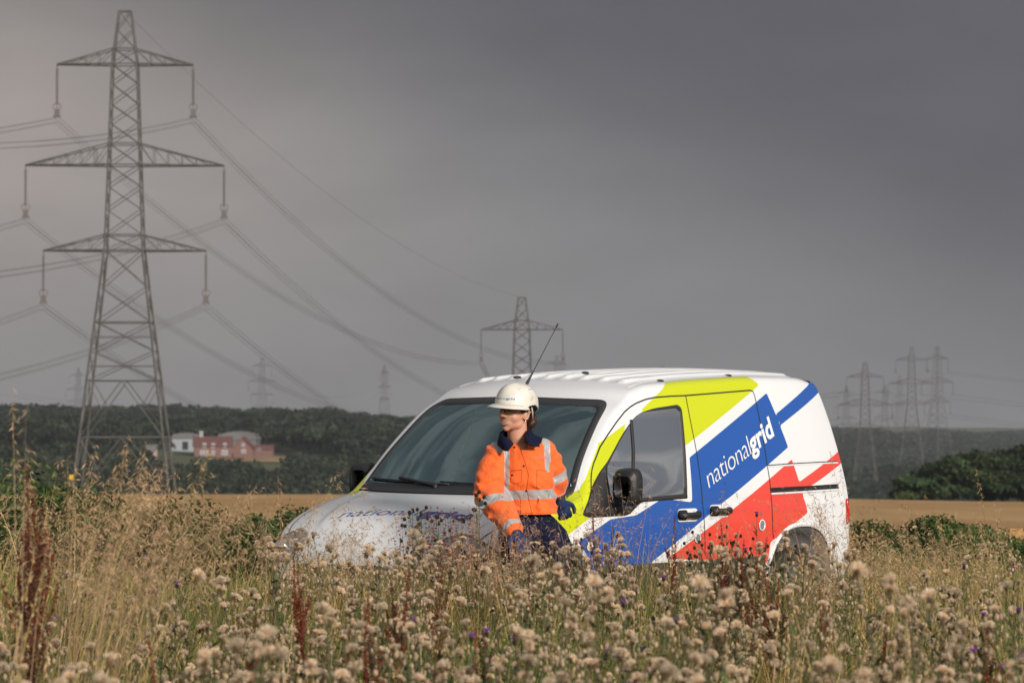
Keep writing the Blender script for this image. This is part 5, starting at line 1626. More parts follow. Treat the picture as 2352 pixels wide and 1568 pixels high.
# collar: two broad navy leaves round the open neck
def leaf(rows, name):
    V = []; n = len(rows[0])
    for r_ in rows:
        V += [tuple(pv(*p)) for p in r_]
    F = [(i*n+j, (i+1)*n+j, (i+1)*n+j+1, i*n+j+1) for i in range(len(rows)-1) for j in range(n-1)]
    o = mk(name, V, np.array(F), M_navy, jacket, smooth=True)
    md = o.modifiers.new('s', 'SOLIDIFY'); md.thickness = .006; md.offset = 0
leaf([[(1228, 1000, .10), (1234, 1010, .085), (1244, 1012, .06)],
      [(1216, 984, .045), (1226, 998, .02), (1246, 1006, -.005)],
      [(1212, 986, -.035), (1222, 1004, -.06), (1243, 1016, -.055)],
      [(1209, 996, -.085), (1218, 1015, -.105), (1238, 1020, -.095)],
      [(1207, 1008, -.115), (1215, 1020, -.125), (1240, 1025, -.115)]], 'collar')
leaf([[(1160, 985, .06), (1150, 1000, .06), (1144, 1012, .04)],
      [(1149, 992, .0), (1146, 1005, -.02), (1143, 1020, -.03)],
      [(1150, 993, -.055), (1148, 1010, -.08), (1150, 1028, -.085)],
      [(1159, 1001, -.09), (1160, 1018, -.115), (1158, 1034, -.11)],
      [(1175, 1012, -.110), (1180, 1018, -.122), (1166, 1036, -.125)]], 'collar')
leaf([[(1216, 986, .06), (1222, 998, .08)], [(1190, 992, .10), (1190, 1006, .12)], [(1160, 988, .06), (1152, 1002, .08)]], 'collar_stand')

# --- trousers, boots
tr = blob_mesh('trousers', [('tube', [waist - Vector((0, 0, .03)), hipC - Vector((0, 0, .06))], [.118, .140], .74, (0, 1, 0)),
      ('tube', [hipC - Vector((.06, 0, .05)), (hipC + knR) / 2 - Vector((.03, .03, .0)), knR, (knR + anR) / 2, anR + Vector((0, 0, .02))], [.115, .108, .088, .082, .075]),
      ('tube', [hipC + Vector((.06, 0, -.05)), (hipC + knL) / 2 + Vector((.03, .0, .0)), knL, (knL + anL) / 2, anL + Vector((0, 0, .02))], [.115, .108, .086, .080, .075])],
      .008, M_navy, person, smooth=4)
for an, d_ in ((anR, Vector((-.10, -.14, 0))), (anL, Vector((.06, -.16, 0)))):
    blob_mesh('boot', [('tube', [an + Vector((0, .0, .06)), an + Vector((0, 0, -.04))], [.055, .056]), ('tube', [an + Vector((0, .02, -.06)), an + d_ * .6 + Vector((0, 0, -.062)), an + d_ + Vector((0, 0, -.068))], [.050, .052, .046], .75, (0, 0, 1))], .007, M_black, person, smooth=3)
# --- gloves with five fingers
def glove(wrist, direction, palm_n, side_thumb, curl, name='glove'):
    d = Vector(direction).normalized(); n = Vector(palm_n); n = (n - d * n.dot(d)).normalized(); t = d.cross(n) * side_thumb
    sh = [('tube', [wrist - d * .05, wrist + d * .02], [.038, .036], .8, tuple(n)), ('tube', [wrist + d * .01, wrist + d * .05, wrist + d * .085], [.036, .044, .042], .5, tuple(t))]
    sh = [('tube', [wrist - d * .05, wrist + d * .02], [.037, .034]), ('ball', wrist + d * .052, (.043, .043, .021), Matrix((t, d, n)).transposed())]
    for k, (o, L) in enumerate(((-.030, .070), (-.010, .080), (.011, .075), (.030, .060))):
        b0_ = wrist + d * .080 + t * (-o); p = [b0_]; a = .25
        for s_, f in enumerate((.42, .32, .26)):
            a += curl * (1 + .08 * k); p.append(p[-1] + (d * math.cos(a) + n * math.sin(a)) * L * f)
        sh.append(('tube', p, [.0115, .0110, .0105, .0092]))
    tb_ = wrist + d * .025 + t * .034
    sh.append(('tube', [tb_, tb_ + t * .025 + d * .025 + n * .010, tb_ + t * .030 + d * .055 + n * .022, tb_ + t * .024 + d * .075 + n * .030], [.015, .0135, .012, .0105]))
    return blob_mesh(name, sh, .0035, M_glove, person, smooth=3, factor=.4)
glove(wrL + Vector((.012, .0, -.012)), (.42, .25, -1.0), (-.25, 1, .1), 1, .45)
glove(wrR, (wrR - elR).normalized() + Vector((.1, 0, -.3)), (0, .4, -1), -1, .35)
# ------------------------------------------------------------------ meadow plants
M_stem = leafmat('plant_stems', .25, .8, use_random=True)
M_fluff = leafmat('seed_fluff', .45, .9, use_random=True)
M_seed = leafmat('dock_seed', .2, .8, use_random=True)
M_grass = leafmat('grass_blades', .25, .7)
class QB:
    """quick builder of coloured strips and quads"""
    def __init__(s): s.V = []; s.F = []; s.C = []; s.n = 0
    def quad(s, P, c):
        s.V += [tuple(p) for p in P]; s.C += [c] * len(P); s.F.append(tuple(range(s.n, s.n + len(P)))); s.n += len(P)
    def tube(s, P, R, c, n=4):
        mb = MB(); mb.tube(P, R, n, caps=False)
        s.V += mb.v and [tuple(v) for v in mb.v]; s.C += [c] * len(mb.v); s.F += [tuple(i + s.n for i in f) for f in mb.f]; s.n += len(mb.v)
    def ball(s, c, r, col, nu=7, nv=5):
        mb = MB(); mb.ball(c, r, nu, nv); s.V += [tuple(v) for v in mb.v]; s.C += [col] * len(mb.v); s.F += [tuple(i + s.n for i in f) for f in mb.f]; s.n += len(mb.v)
    def mesh(s, name, m):
        me = bpy.data.meshes.new(name); me.from_pydata(s.V, [], s.F)
        a = me.color_attributes.new('Col', 'FLOAT_COLOR', 'POINT'); c = np.ones((len(s.V), 4), np.float32); c[:, :3] = np.array(s.C)
        a.data.foreach_set('color', c.ravel()); me.materials.append(m); return me
R_ = random.Random(21)
def jit(c, k=.2):
    f = 1 + R_.uniform(-k, k); return (c[0] * f, c[1] * f, c[2] * f)
def leafstrip(q, p, d, L, w, c, droop=.5, jag=False):
    """a narrow bent leaf from p in direction d"""
    d = Vector(d).normalized(); sd = d.cross(Vector((0, 0, 1))).normalized(); pts = []
    n = 5 if jag else 3
    for i in range(n + 1):
        t = i / n; pts.append(Vector(p) + d * L * t - Vector((0, 0, droop * L * t * t)))
    for i in range(n):
        w0 = w * (1 - i / n) * (1 if not jag or i % 2 == 0 else .45); w1 = w * (1 - (i + 1) / n) * (1 if not jag or (i + 1) % 2 == 0 else .45)
        q.quad([pts[i] - sd * w0, pts[i] + sd * w0, pts[i+1] + sd * w1, pts[i+1] - sd * w1], jit(c, .25))
def fluff_mesh(k):
    q = QB(); r = .0125 + .002 * (k % 3)
    mode = k % 4        # 0-2 open mops, 3 tighter
    base = (.85, .715, .55)
    n = 210
    for i in range(n):
        th = R_.uniform(0, 6.283); ct = R_.uniform(-.25 if mode != 3 else .1, 1); st = math.sqrt(max(0, 1 - ct * ct))
        d = Vector((math.cos(th) * st, math.sin(th) * st, ct))
        L = r * R_.uniform(.75, 1.15) * (1.15 if mode == 1 else 1); L *= (1 - .25 * max(0, ct))
        d2 = (d + Vector((R_.uniform(-.35, .35), R_.uniform(-.35, .35), R_.uniform(-.2, .35)))).normalized()
        p = Vector((0, 0, 0)) + d * r * .25
        s_ = d2.cross(Vector((R_.uniform(-1, 1), R_.uniform(-1, 1), R_.uniform(-1, 1)))).normalized() * R_.uniform(.0007, .0014)
        e = p + d2 * L
        q.quad([p - s_ * .5, p + s_ * .5, e + s_, e - s_], jit(base, .22))
    q.ball((0, 0, -.002), (r * .42, r * .42, r * .5), (.42, .30, .20), 8, 6)
    q.ball((0, 0, -.013), (.0062, .0062, .010), (.20, .13, .07), 7, 5)
    for i in range(10):
        th = i * .628; leafstrip(q, (0, 0, -.018), (math.cos(th), math.sin(th), 1.6), .016, .003, (.26, .18, .10), -.1)
    return q.mesh('seed_head', M_fluff)
FL = [fluff_mesh(k) for k in range(8)]
def make_thistle(k):
    H = [.78, .92, .70, .85, 1.0, .80, .90, .74][k]
    root = empty('thistle', (0, 0, 0))
    q = QB(); g = (.115, .125, .06) if k % 2 else (.16, .14, .075)
    lean_ = Vector((R_.uniform(-.08, .08), R_.uniform(-.08, .08), 0))
    pt = lambda t: Vector((0, 0, H * t)) + lean_ * t * t
    q.tube([pt(0), pt(.3), pt(.6), pt(.88)], [.0035, .003, .0025, .0018], jit(g), 5)
    heads = []
    nb = 4 + k % 2
    for b in range(nb):
        t0 = R_.uniform(.55, .88); a = R_.uniform(0, 6.283) if b else 0; L = R_.uniform(.05, .15) * (1.2 - t0 + .3)
        e = pt(t0) + Vector((math.cos(a) * L, math.sin(a) * L, R_.uniform(.07, .16)))
        if b == 0: e = pt(1.0)
        q.tube([pt(t0), (pt(t0) + e) / 2 + Vector((0, 0, -.01)), e], [.0018, .0015, .0012], jit(g), 4)
        heads.append(e)
        for _ in range(R_.choice([1, 1, 2, 3])):      # neighbours in the same tuft, and closed buds
            e2 = e + Vector((R_.uniform(-.026, .026), R_.uniform(-.026, .026), R_.uniform(-.024, .010)))
            q.tube([e - Vector((0, 0, .04)), e2], .001, jit(g), 3)
            if R_.random() < .55: heads.append(e2)
            else:
                q.ball(e2, (.006, .006, .009), jit((.45, .33, .21)), 6, 5); 
    for i in range(28):
        t = R_.uniform(.15, .92); a = R_.uniform(0, 6.283)
        leafstrip(q, pt(t), (math.cos(a), math.sin(a), R_.uniform(.0, .8)), R_.uniform(.06, .15) * (1.15 - t * .6), R_.uniform(.006, .014), jit(R_.choice([(.10, .16, .05), (.075, .14, .035), (.11, .15, .06), (.24, .17, .085)])), R_.uniform(.1, .6), True)
    for i in range(11):      # side buds
        t = R_.uniform(.6, .95); p = pt(t) + Vector((R_.uniform(-.08, .08), R_.uniform(-.08, .08), R_.uniform(-.02, .04))); q.tube([pt(t - .08), p], .001, jit(g), 3)
        q.ball(p, (.0055, .0055, .008), jit((.50, .37, .25)), 6, 5)
    st = bpy.data.objects.new('stem', q.mesh('stem', M_stem)); link(st, root)
    for h in heads[:9]:
        o = bpy.data.objects.new('seed_head', R_.choice(FL)); link(o, root); o.location = h + Vector((0, 0, .016))
        o.rotation_euler = (R_.uniform(-.6, .6), R_.uniform(-.6, .6), R_.uniform(0, 6)); s_ = R_.uniform(.62, 1.12); o.scale = (s_, s_, s_ * R_.uniform(.75, 1.0))
    tag(root, 'seeding thistle with fluffy tan heads standing in the meadow grass', 'thistle', 'thistles in the foreground meadow')
    return root, H
protos = [make_thistle(k) for k in range(8)]

def blocked(x, y, pad=.06):
    p = VINV @ Vector((x, y, 0))
    if -.25 - pad < p.x < 4.3 + pad and abs(p.y) < .92 + pad: return True
    return (x - .10) ** 2 + (y - PD) ** 2 < .30 ** 2
used = [False] * 8
# a belt of thistles close before the bonnet
NF = [(650 + 620 * rng.random(), 1250 + 75 * rng.random()) for _ in range(46)]
for xv, yv in NF:
    k = int(rng.integers(0, 8)); root, H = protos[k]; Y_ = rng.uniform(15.2, 16.9); s_ = (CAM_Z - (yv - 930) * Y_ / 7350) / H
    X_ = (xv - 1176) * Y_ / 7350
    if blocked(X_, Y_): continue
    o = root if not used[k] else copy_tree(root); used[k] = True
    o.location = (X_, Y_, float(ground_z(X_, Y_))); o.rotation_euler.z = rng.uniform(0, 6.28); o.scale = (s_,) * 3
placed = 0; tries = 0
while placed < 235 and tries < 5000:
    tries += 1
    xv = rng.uniform(-30, 2400); yv = 1232 + 366 * rng.random() ** 1.25
    if xv < 260 and yv < 1330: continue
    if 1780 < xv < 2352 and yv < 1245 and rng.random() < .6: continue
    if 900 < xv < 1100 and yv < 1245: continue
    if xv < 640 and yv < 1250: continue
    k = int(rng.integers(0, 8)); root, H = protos[k]
    s_ = rng.uniform(.86, 1.12); h = H * s_
    Y_ = 7350 * (CAM_Z - h) / (yv - 930)
    if Y_ > 15.8 and xv < 1960:
        Y_ = rng.uniform(12.5, 16.7); h = CAM_Z - (yv - 930) * Y_ / 7350; s_ = h / H
        if s_ > 1.32 or s_ < .7: continue
    if Y_ > 21 or Y_ < 6.5: continue
    X_ = (xv - 1176) * Y_ / 7350
    if blocked(X_, Y_): continue
    if Y_ > 17 and abs(X_ - .1) < .35: continue
    o = root if not used[k] else copy_tree(root); used[k] = True
    o.location = (X_, Y_, float(ground_z(X_, Y_))); o.rotation_euler.z = rng.uniform(0, 6.28); o.scale = (s_,) * 3
    placed += 1
for (root, H), u_ in zip(protos, used):
    if not u_: root.location = (0.5, 10, 0)

# --- docks: rust-red spires
def make_dock(k):
    H = 1.15; root = empty('dock', (0, 0, 0)); red = [(.19, .045, .025), (.10, .036, .022), (.22, .070, .035), (.085, .034, .022)][k % 4]
    q = QB(); lx = R_.uniform(-.1, .1)
    pt = lambda t: Vector((lx * t * t, 0, H * t))
    q.tube([pt(0), pt(.4), pt(.8), pt(1)], [.005, .004, .0025, .001], jit((.22, .09, .045)), 5)
    for i in range(7):
        t = R_.uniform(.1, .5); a = R_.uniform(0, 6.28); leafstrip(q, pt(t), (math.cos(a), math.sin(a), .6), R_.uniform(.1, .2), .018, jit((.20, .12, .05)), .6)
    st = bpy.data.objects.new('stem', q.mesh('stem', M_stem)); link(st, root)
    sp_ = [(pt(.50), pt(1.0), 230)]
    for i in range(5 + k % 3):
        t = R_.uniform(.45, .78); a = R_.uniform(0, 6.28); L = R_.uniform(.16, .30) * (1.25 - t)
        sp_.append((pt(t), pt(t) + Vector((math.cos(a) * L * .38, math.sin(a) * L * .38, L * 1.3)), 90))
    for (a, b, n) in sp_:
        q = QB(); q.tube([a, b], [.0018, .0008], red, 4)
        for i in range(n):
            t = R_.random(); c = a + (b - a) * t; rr_ = .015 * (1.15 - t * .75)
            d = Vector((R_.uniform(-1, 1), R_.uniform(-1, 1), R_.uniform(-.4, .4))).normalized(); p = c + d * rr_ * R_.uniform(.3, 1.2)
            u = Vector((R_.uniform(-1, 1), R_.uniform(-1, 1), R_.uniform(-1, 1))).normalized() * .0052; v = u.cross(d).normalized() * .0046
            q.quad([p - u, p - v, p + u, p + v], jit(red, .35))
        o = bpy.data.objects.new('seed_spike', q.mesh('seed_spike', M_seed)); link(o, root)
    tag(root, 'rusty red seeding dock standing in the meadow grass', 'dock', 'docks in the foreground meadow')
    return root, H
docks = [make_dock(k) for k in range(5)]
dused = [0] * 5
DSP = [(80, 1035, 10.5, 'tall deep red dock spire at the far left edge of the meadow'), (62, 1120, 10.2, None), (95, 1100, 10.9, None), (48, 1190, 9.8, None),
       (905, 1310, 11, None), (880, 1360, 10.4, None), (925, 1345, 11.4, None), (990, 1330, 12, None), (1120, 1400, 10.5, None), (1080, 1450, 9.8, None), (850, 1390, 9.6, None), (780, 1430, 10, None),
       (1380, 1180, 16.6, 'brown dock in front of the blue van wing'), (1402, 1205, 16.5, None), (1530, 1190, 16.5, 'brown forked dock in front of the blue front door'), (1540, 1225, 16.3, None), (1345, 1235, 16.2, None),
       (1680, 1205, 15.8, None), (1700, 1265, 14.6, None), (1725, 1250, 14.8, None), (1745, 1275, 14.4, None), (1660, 1280, 14.2, None), (1768, 1300, 14.0, None), (1800, 1320, 13.6, None), (1710, 1330, 13.2, None), (1640, 1320, 13.6, None), (1690, 1300, 13.9, None), (1780, 1365, 12.9, None),
       (1655, 1235, 15.2, None), (1670, 1262, 15.0, None), (1688, 1228, 15.3, None), (1715, 1240, 15.1, None), (1735, 1230, 15.4, None), (1648, 1300, 13.8, None), (1676, 1322, 13.3, None), (1705, 1300, 13.5, None), (1730, 1310, 13.1, None), (1752, 1330, 12.8, None), (1772, 1345, 12.5, None), (1790, 1290, 13.8, None), (2010, 1420, 10.2, None), (2260, 1425, 10.5, None), (2270, 1455, 9.9, None), (1215, 1330, 12.4, None), (690, 1290, 12.6, None), (710, 1320, 12, None), (560, 1390, 10, None), (1900, 1330, 13, None), (2050, 1500, 9, None), (400, 1460, 9, None)]
for i, (xv, yt, Y_, lab) in enumerate(DSP):
    k = i % 5; root, H = docks[k]
    o = root if not dused[k] else copy_tree(root); dused[k] = 1
    h = CAM_Z + (930 - yt) * Y_ / 7350; s_ = h / H
    X_ = U(xv, Y_); o.location = (X_, Y_, float(ground_z(X_, Y_))); o.rotation_euler.z = rng.uniform(0, 6.28); o.scale = (max(s_, .75), max(s_, .75), s_)
    if lab: o['label'] = lab

# --- sorrel: thin stems dotted with red, before the bonnet
def make_sorrel(k):
    H = .95; root = empty('sorrel', (0, 0, 0)); q = QB()
    pt = lambda t: Vector((.05 * math.sin(k) * t * t, 0, H * t)); q.tube([pt(0), pt(.5), pt(1)], [.002, .0016, .0007], (.20, .12, .06), 4)
    br = [(pt(.45), pt(1.))]
    for i in range(6):
        t = R_.uniform(.45, .8); a = R_.uniform(0, 6.28); e = pt(t) + Vector((math.cos(a) * .06, math.sin(a) * .06, R_.uniform(.12, .24))); q.tube([pt(t), (pt(t) + e) / 2 + Vector((math.cos(a) * .015, math.sin(a) * .015, 0)), e], .0009, (.20, .12, .06), 3); br.append((pt(t), e))
    for a, b in br:
        n = 11
        for i in range(n):
            c = a + (b - a) * ((i + .7) / n)
            for j in range(5):
                d = Vector((R_.uniform(-1, 1), R_.uniform(-1, 1), R_.uniform(-.5, .5))) * .005; p = c + d; u = Vector((R_.uniform(-1, 1), R_.uniform(-1, 1), R_.uniform(-1, 1))).normalized() * .003; v = u.cross(Vector((0, 1, 0.3))).normalized() * .003
                q.quad([p - u, p - v, p + u, p + v], jit((.22, .035, .035), .3))
    o = bpy.data.objects.new('stem', q.mesh('stem', M_seed)); link(o, root)
    tag(root, 'thin red dotted sorrel stem rising before the white bonnet', 'sorrel', 'sorrel stems before the bonnet'); return root, H
sor = [make_sorrel(k) for k in range(4)]; su = [0] * 4
for i, (xv, yt) in enumerate([(985, 1150), (998, 1168), (1010, 1145), (1022, 1160), (1035, 1150), (1048, 1170), (1060, 1158), (1072, 1165), (1085, 1175), (940, 1165), (925, 1180), (1098, 1185), (965, 1175), (1112, 1178)]):
    k = i % 4; root, H = sor[k]; o = root if not su[k] else copy_tree(root); su[k] = 1
    Y_ = 16.6 + .3 * math.sin(i * 2.1); h = CAM_Z + (930 - yt) * Y_ / 7350; X_ = U(xv, Y_)
    o.location = (X_, Y_, float(ground_z(X_, Y_))); o.rotation_euler.z = i * 1.7; o.scale = (h / H,) * 3

# --- knapweed: dark round heads on stiff grey-green stems, here and there a purple flower
M_purple = mat('purple_petals', (.22, .05, .34), .7)
def make_knap(k):
    H = .92; root = empty('knapweed', (0, 0, 0)); q = QB(); g = (.10, .13, .065); hd = []
    pt = lambda t: Vector((0, .04 * math.sin(k * 2) * t, H * t)); q.tube([pt(0), pt(.5), pt(1)], [.0025, .002, .0012], g, 4); hd.append(pt(1))
    for i in range(6):
        t = R_.uniform(.5, .88); a = R_.uniform(0, 6.28); L = R_.uniform(.07, .16); e = pt(t) + Vector((math.cos(a) * L * .7, math.sin(a) * L * .7, L)); q.tube([pt(t), e], .0012, jit(g), 3); hd.append(e)
    for i in range(26):
        t = R_.uniform(.15, .95); a = R_.uniform(0, 6.28); leafstrip(q, pt(t), (math.cos(a), math.sin(a), R_.uniform(.3, 1.2)), R_.uniform(.04, .11), .005, jit((.12, .16, .085)), .2)
    st = bpy.data.objects.new('stem', q.mesh('stem', M_stem)); link(st, root)
    for i, h in enumerate(hd):
        q = QB(); q.ball((0, 0, 0), (.0085, .0085, .0095), (.030, .026, .018), 8, 6)
        for j in range(12): a = j * .52; leafstrip(q, (0, 0, .004), (math.cos(a), math.sin(a), 1.2), .009, .0015, (.05, .04, .025), 0)
        o = bpy.data.objects.new('flower_head', q.mesh('flower_head', M_seed)); link(o, root); o.location = h
        if k == 3 and i < 3:
            mb = MB()
            for j in range(26):
                a = j * .7; r_ = R_.uniform(.3, 1); mb.tube([(0, 0, .006), (math.cos(a) * .013 * r_, math.sin(a) * .013 * r_, .018)], [.0018, .001], 4)
            p = mb.build('petals', M_purple, o)
    tag(root, 'knapweed with dark round seed heads in the meadow', 'knapweed', 'knapweeds in the foreground meadow'); return root, H
kn = [make_knap(k) for k in range(4)]; ku = [0] * 4
KSP = [(948, 1150), (972, 1148), (982, 1162), (1095, 1118), (1105, 1130), (1015, 1170), (960, 1178), (1002, 1185), (1068, 1172), (1630, 1230), (1655, 1218), (1690, 1235), (1612, 1250), (1645, 1262), (1720, 1245), (1750, 1262), (1790, 1240), (1670, 1255), (1600, 1275), (1700, 1280), (1760, 1290), (1335, 1235), (1625, 1300), (1668, 1310)]
for i, (xv, yt) in enumerate(KSP):
    k = i % 3; root, H = kn[k]; o = root if not ku[k] else copy_tree(root); ku[k] = 1
    Y_ = 16.9 - .012 * (yt - 1150) + .2 * math.sin(i * 1.9); h = CAM_Z + (930 - yt) * Y_ / 7350; X_ = U(xv, Y_)
    o.location = (X_, Y_, float(ground_z(X_, Y_))); o.rotation_euler.z = i * 2.3; o.scale = (h / H,) * 3
for i, (xv, yt) in enumerate([(2325, 1305), (2210, 1290), (2345, 1370), (1520, 1340), (1430, 1395), (1090, 1480), (1110, 1470), (1740, 1195), (2260, 1410), (400, 1360), (160, 1330), (1180, 1490), (2230, 1520), (960, 1430), (330, 1290)]):
    root, H = kn[3]; o = root if not ku[3] else copy_tree(root); ku[3] = 1
    h = .84; Y_ = 7350 * (CAM_Z - h) / (yt - 930); Y_ = min(Y_, 16.5); X_ = U(xv, Y_); h = CAM_Z + (930 - yt) * Y_ / 7350
    o.location = (X_, Y_, float(ground_z(X_, Y_))); o.rotation_euler.z = i * 2.3; o.scale = (h / H,) * 3
    o['label'] = 'knapweed with purple flowers and dark heads low in the meadow'; o['group'] = 'purple flowering knapweeds'

# --- grass: nobody could count it
def blades(P, H, W, lean_amt, C, seg=3, seed=1, curl=.5, az=None):
    r = np.random.default_rng(seed); n = len(P)
    a = r.uniform(0, 2 * np.pi, n) if az is None else az + r.normal(0, .9, n)
    d = np.stack([np.cos(a), np.sin(a), np.zeros(n)], 1); b = r.uniform(0, 2 * np.pi, n); sd = np.stack([np.cos(b), np.sin(b), np.zeros(n)], 1)
    L = lean_amt * r.uniform(.1, 1, n) * H
    t = np.linspace(0, 1, seg + 1)
    pts = P[:, None] + d[:, None] * (L[:, None] * t[None] ** 1.8)[..., None]
    pts[..., 2] += H[:, None] * (t[None] - curl * (L / np.maximum(H, .01))[:, None] * t[None] ** 3)
    w = W[:, None] * (1 - t[None] ** 2 * .92) / 2
    V = np.stack([pts - sd[:, None] * w[..., None], pts + sd[:, None] * w[..., None]], 2)     # n, seg+1, 2, 3
    base = (np.arange(n) * (seg + 1) * 2)[:, None]
    k = np.arange(seg)[None] * 2
    F = np.stack([base + k, base + k + 1, base + k + 3, base + k + 2], 2).reshape(-1, 4)
    col = np.repeat(C[:, None], (seg + 1) * 2, 1).reshape(-1, 3)
    return V.reshape(-1, 3), F, col, pts
def meadow_pts(n, y0, y1, seed, power=1.0, ok=None, ux=.172):
    r = np.random.default_rng(seed); out = []
    while len(out) < n:
        m = n * 2; y = y0 + (y1 - y0) * r.random(m) ** power; x = r.uniform(-1, 1, m) * (ux * y + .8)
        p = np.array(VINV)[:3, :3] @ np.stack([x, y, 0 * x]) + np.array(VINV)[:3, 3:4]
        bad = (p[0] > -.2) & (p[0] < 4.35) & (np.abs(p[1]) < .95)
        bad |= (x - .10) ** 2 + (y - PD) ** 2 < .22 ** 2
        if ok is not None: bad |= ~ok(x, y, r.random(m))
        q = np.stack([x, y, ground_z(x, y) - .01], 1)[~bad]; out += list(q)
    return np.array(out[:n])
def patch(x, y, s, ph):
    return .5 + .5 * np.sin(x * s + ph + 1.3 * np.sin(y * s * .8 + ph)) * np.sin(y * s * 1.1 - ph * 2)
def colmix(n, pal, w, seed, k=.25):
    r = np.random.default_rng(seed); c = np.array(pal)[r.choice(len(pal), n, p=np.array(w) / sum(w))]
    return c * (1 + r.uniform(-k, k, (n, 1)))
GREENS = [(.075, .15, .025), (.12, .21, .04), (.045, .09, .02), (.18, .22, .07), (.28, .22, .10)]
TANS = [(.58, .37, .13), (.66, .45, .18), (.42, .235, .075), (.34, .28, .09), (.56, .32, .13)]
def hfac(P):
    """meadow is taller at the far left, shorter behind and right of the van"""
    xv = P[:, 0] / P[:, 1] * 7350 + 1176
    low_ = 1 - .17 * ((xv > 215) & (xv < 640)) - .08 * ((xv >= 640) & (xv < 1120))
    return low_ * (1 + .25 * np.clip((230 - xv) / 120, 0, 1)) * np.interp(P[:, 1], [0, 16.5, 20, 31], [1, 1, .62, .45])
# undergrowth
N = 175000
P = meadow_pts(N, 5, 31, 11, .8); r = np.random.default_rng(3)
H = (.20 + .56 * r.random(N) ** 1.5) * (.8 + .4 * patch(P[:, 0], P[:, 1], 2.1, .4)) * hfac(P)
C = colmix(N, GREENS, [5, 5, 3, 2.2, 1.4], 5)
V, F, c, _ = blades(P, H, r.uniform(.004, .010, N), .8, C, 3, 6, .6)
tag(mk('grass', V, F, M_grass, col=c), 'green undergrowth of the meadow between the thistles', 'grass', kind='stuff')
# taller green growth close before the van and the worker
N = 30000
P = meadow_pts(N, 12.5, 19, 17, 1.0, ok=lambda x, y, q: q < .3 + .7 * patch(x, y, 1.8, 3.1)); r = np.random.default_rng(14)
H = (.38 + .42 * r.random(N))
C = colmix(N, GREENS + TANS[:2], [4, 4, 3, 3, 3, 3, 3], 15)
V, F, c, _ = blades(P, H, r.uniform(.003, .007, N), .5, C, 3, 16, .4)
tag(mk('grass', V, F, M_grass, col=c), 'taller mixed growth in front of the van bonnet and sill', 'grass', kind='stuff')
# dry stalks without heads and leaves of dead grass
N = 30000
P = meadow_pts(N, 5, 31, 12, .8, ok=lambda x, y, q: q < .25 + .9 * patch(x, y, 1.4, .7) ** 1.5); r = np.random.default_rng(4)
H = (.28 + .55 * r.random(N) ** 1.3) * (.8 + .35 * patch(P[:, 0], P[:, 1], 1.7, 2.4)) * hfac(P)
C = colmix(N, TANS, [4, 3, 3, 3, 2], 6)
V, F, c, _ = blades(P, H, r.uniform(.002, .006, N), .5, C, 3, 7, .4, az=.5)
tag(mk('grass', V, F, M_grass, col=c), 'dry tan grass stalks covering the whole meadow', 'grass', kind='stuff')
def panicles(P, H, seed, n_sp=34, spread=.055, C0=(.50, .34, .19), az=None, lean_=.30, length=.26, name='grass', label='', droop=1.0):
    r = np.random.default_rng(seed); n = len(P)
    C = np.array(C0)[None] * (1 + r.uniform(-.25, .2, (n, 1))) * (1 + r.normal(0, .04, (n, 3)))
    V1, F1, c1, pts = blades(P, H, np.full(n, .0034), lean_, C * .95, 6, seed + 1, .5, az)
    # positions on the stem between 1-length and 1
    seg = pts.shape[1] - 1
    t = 1 - (length / H)[:, None] * (1 - r.random((n, n_sp))) 
    ft = np.clip(t, 0, .9999) * seg; i0 = ft.astype(int); fr = (ft - i0)[..., None]
    ar = np.arange(n)[:, None]
    S = pts[ar, i0] * (1 - fr) + pts[ar, i0 + 1] * fr
    rel = (1 - t) / (length / H)[:, None]                 # 0 at tip .. 1 at the base of the head
    a = r.uniform(0, 2 * np.pi, (n, n_sp)); out = spread * (.25 + .9 * rel) * r.uniform(.2, 1.1, (n, n_sp)) * r.uniform(.5, 1.3, (n, 1))
    E = S + np.stack([np.cos(a) * out, np.sin(a) * out, out * (1.0 - 1.6 * droop * r.random((n, n_sp)))], 2)
    sl = r.uniform(.008, .018, (n, n_sp, 1)); sw = r.uniform(.0011, .0021, (n, n_sp, 1))
    dn = np.stack([np.cos(a) * .5, np.sin(a) * .5, np.full_like(a, -.4) + r.normal(0, .3, a.shape)], 2); dn /= np.linalg.norm(dn, axis=2)[..., None]
    q = r.normal(size=(n, n_sp, 3)); sdv = np.cross(dn, q); sdv /= np.linalg.norm(sdv, axis=2)[..., None]
    V2 = np.stack([E - dn * sl, E - sdv * sw, E + dn * sl, E + sdv * sw], 2).reshape(-1, 3)
    F2 = np.arange(n * n_sp * 4).reshape(-1, 4)
    c2 = np.repeat((C[:, None] * (1 + r.uniform(-.25, .3, (n, n_sp, 1)))).reshape(-1, 3), 4, 0)
    # hair-thin branches
    bw_ = .0005
    V3 = np.stack([S - sdv * bw_, S + sdv * bw_, E + sdv * bw_ * .6, E - sdv * bw_ * .6], 2).reshape(-1, 3)
    F3 = np.arange(n * n_sp * 4).reshape(-1, 4)
    V = np.concatenate([V1, V2, V3]); F = np.concatenate([F1, F2 + len(V1), F3 + len(V1) + len(V2)]); c = np.concatenate([c1, c2, c2 * .9])
    return tag(mk(name, V, F, M_grass, col=c), label, 'grass', kind='stuff')
N = 1300
P = meadow_pts(N, 6, 30, 13, .85, ok=lambda x, y, q: q < patch(x, y, 1.1, 1.9) ** 2); r = np.random.default_rng(8)
H = (.58 + .34 * r.random(N) ** 1.3) * hfac(P)
near = P[:, 1] < 12
panicles(P, H, 31, 34, .042, label='feathery grass heads waving all over the meadow')
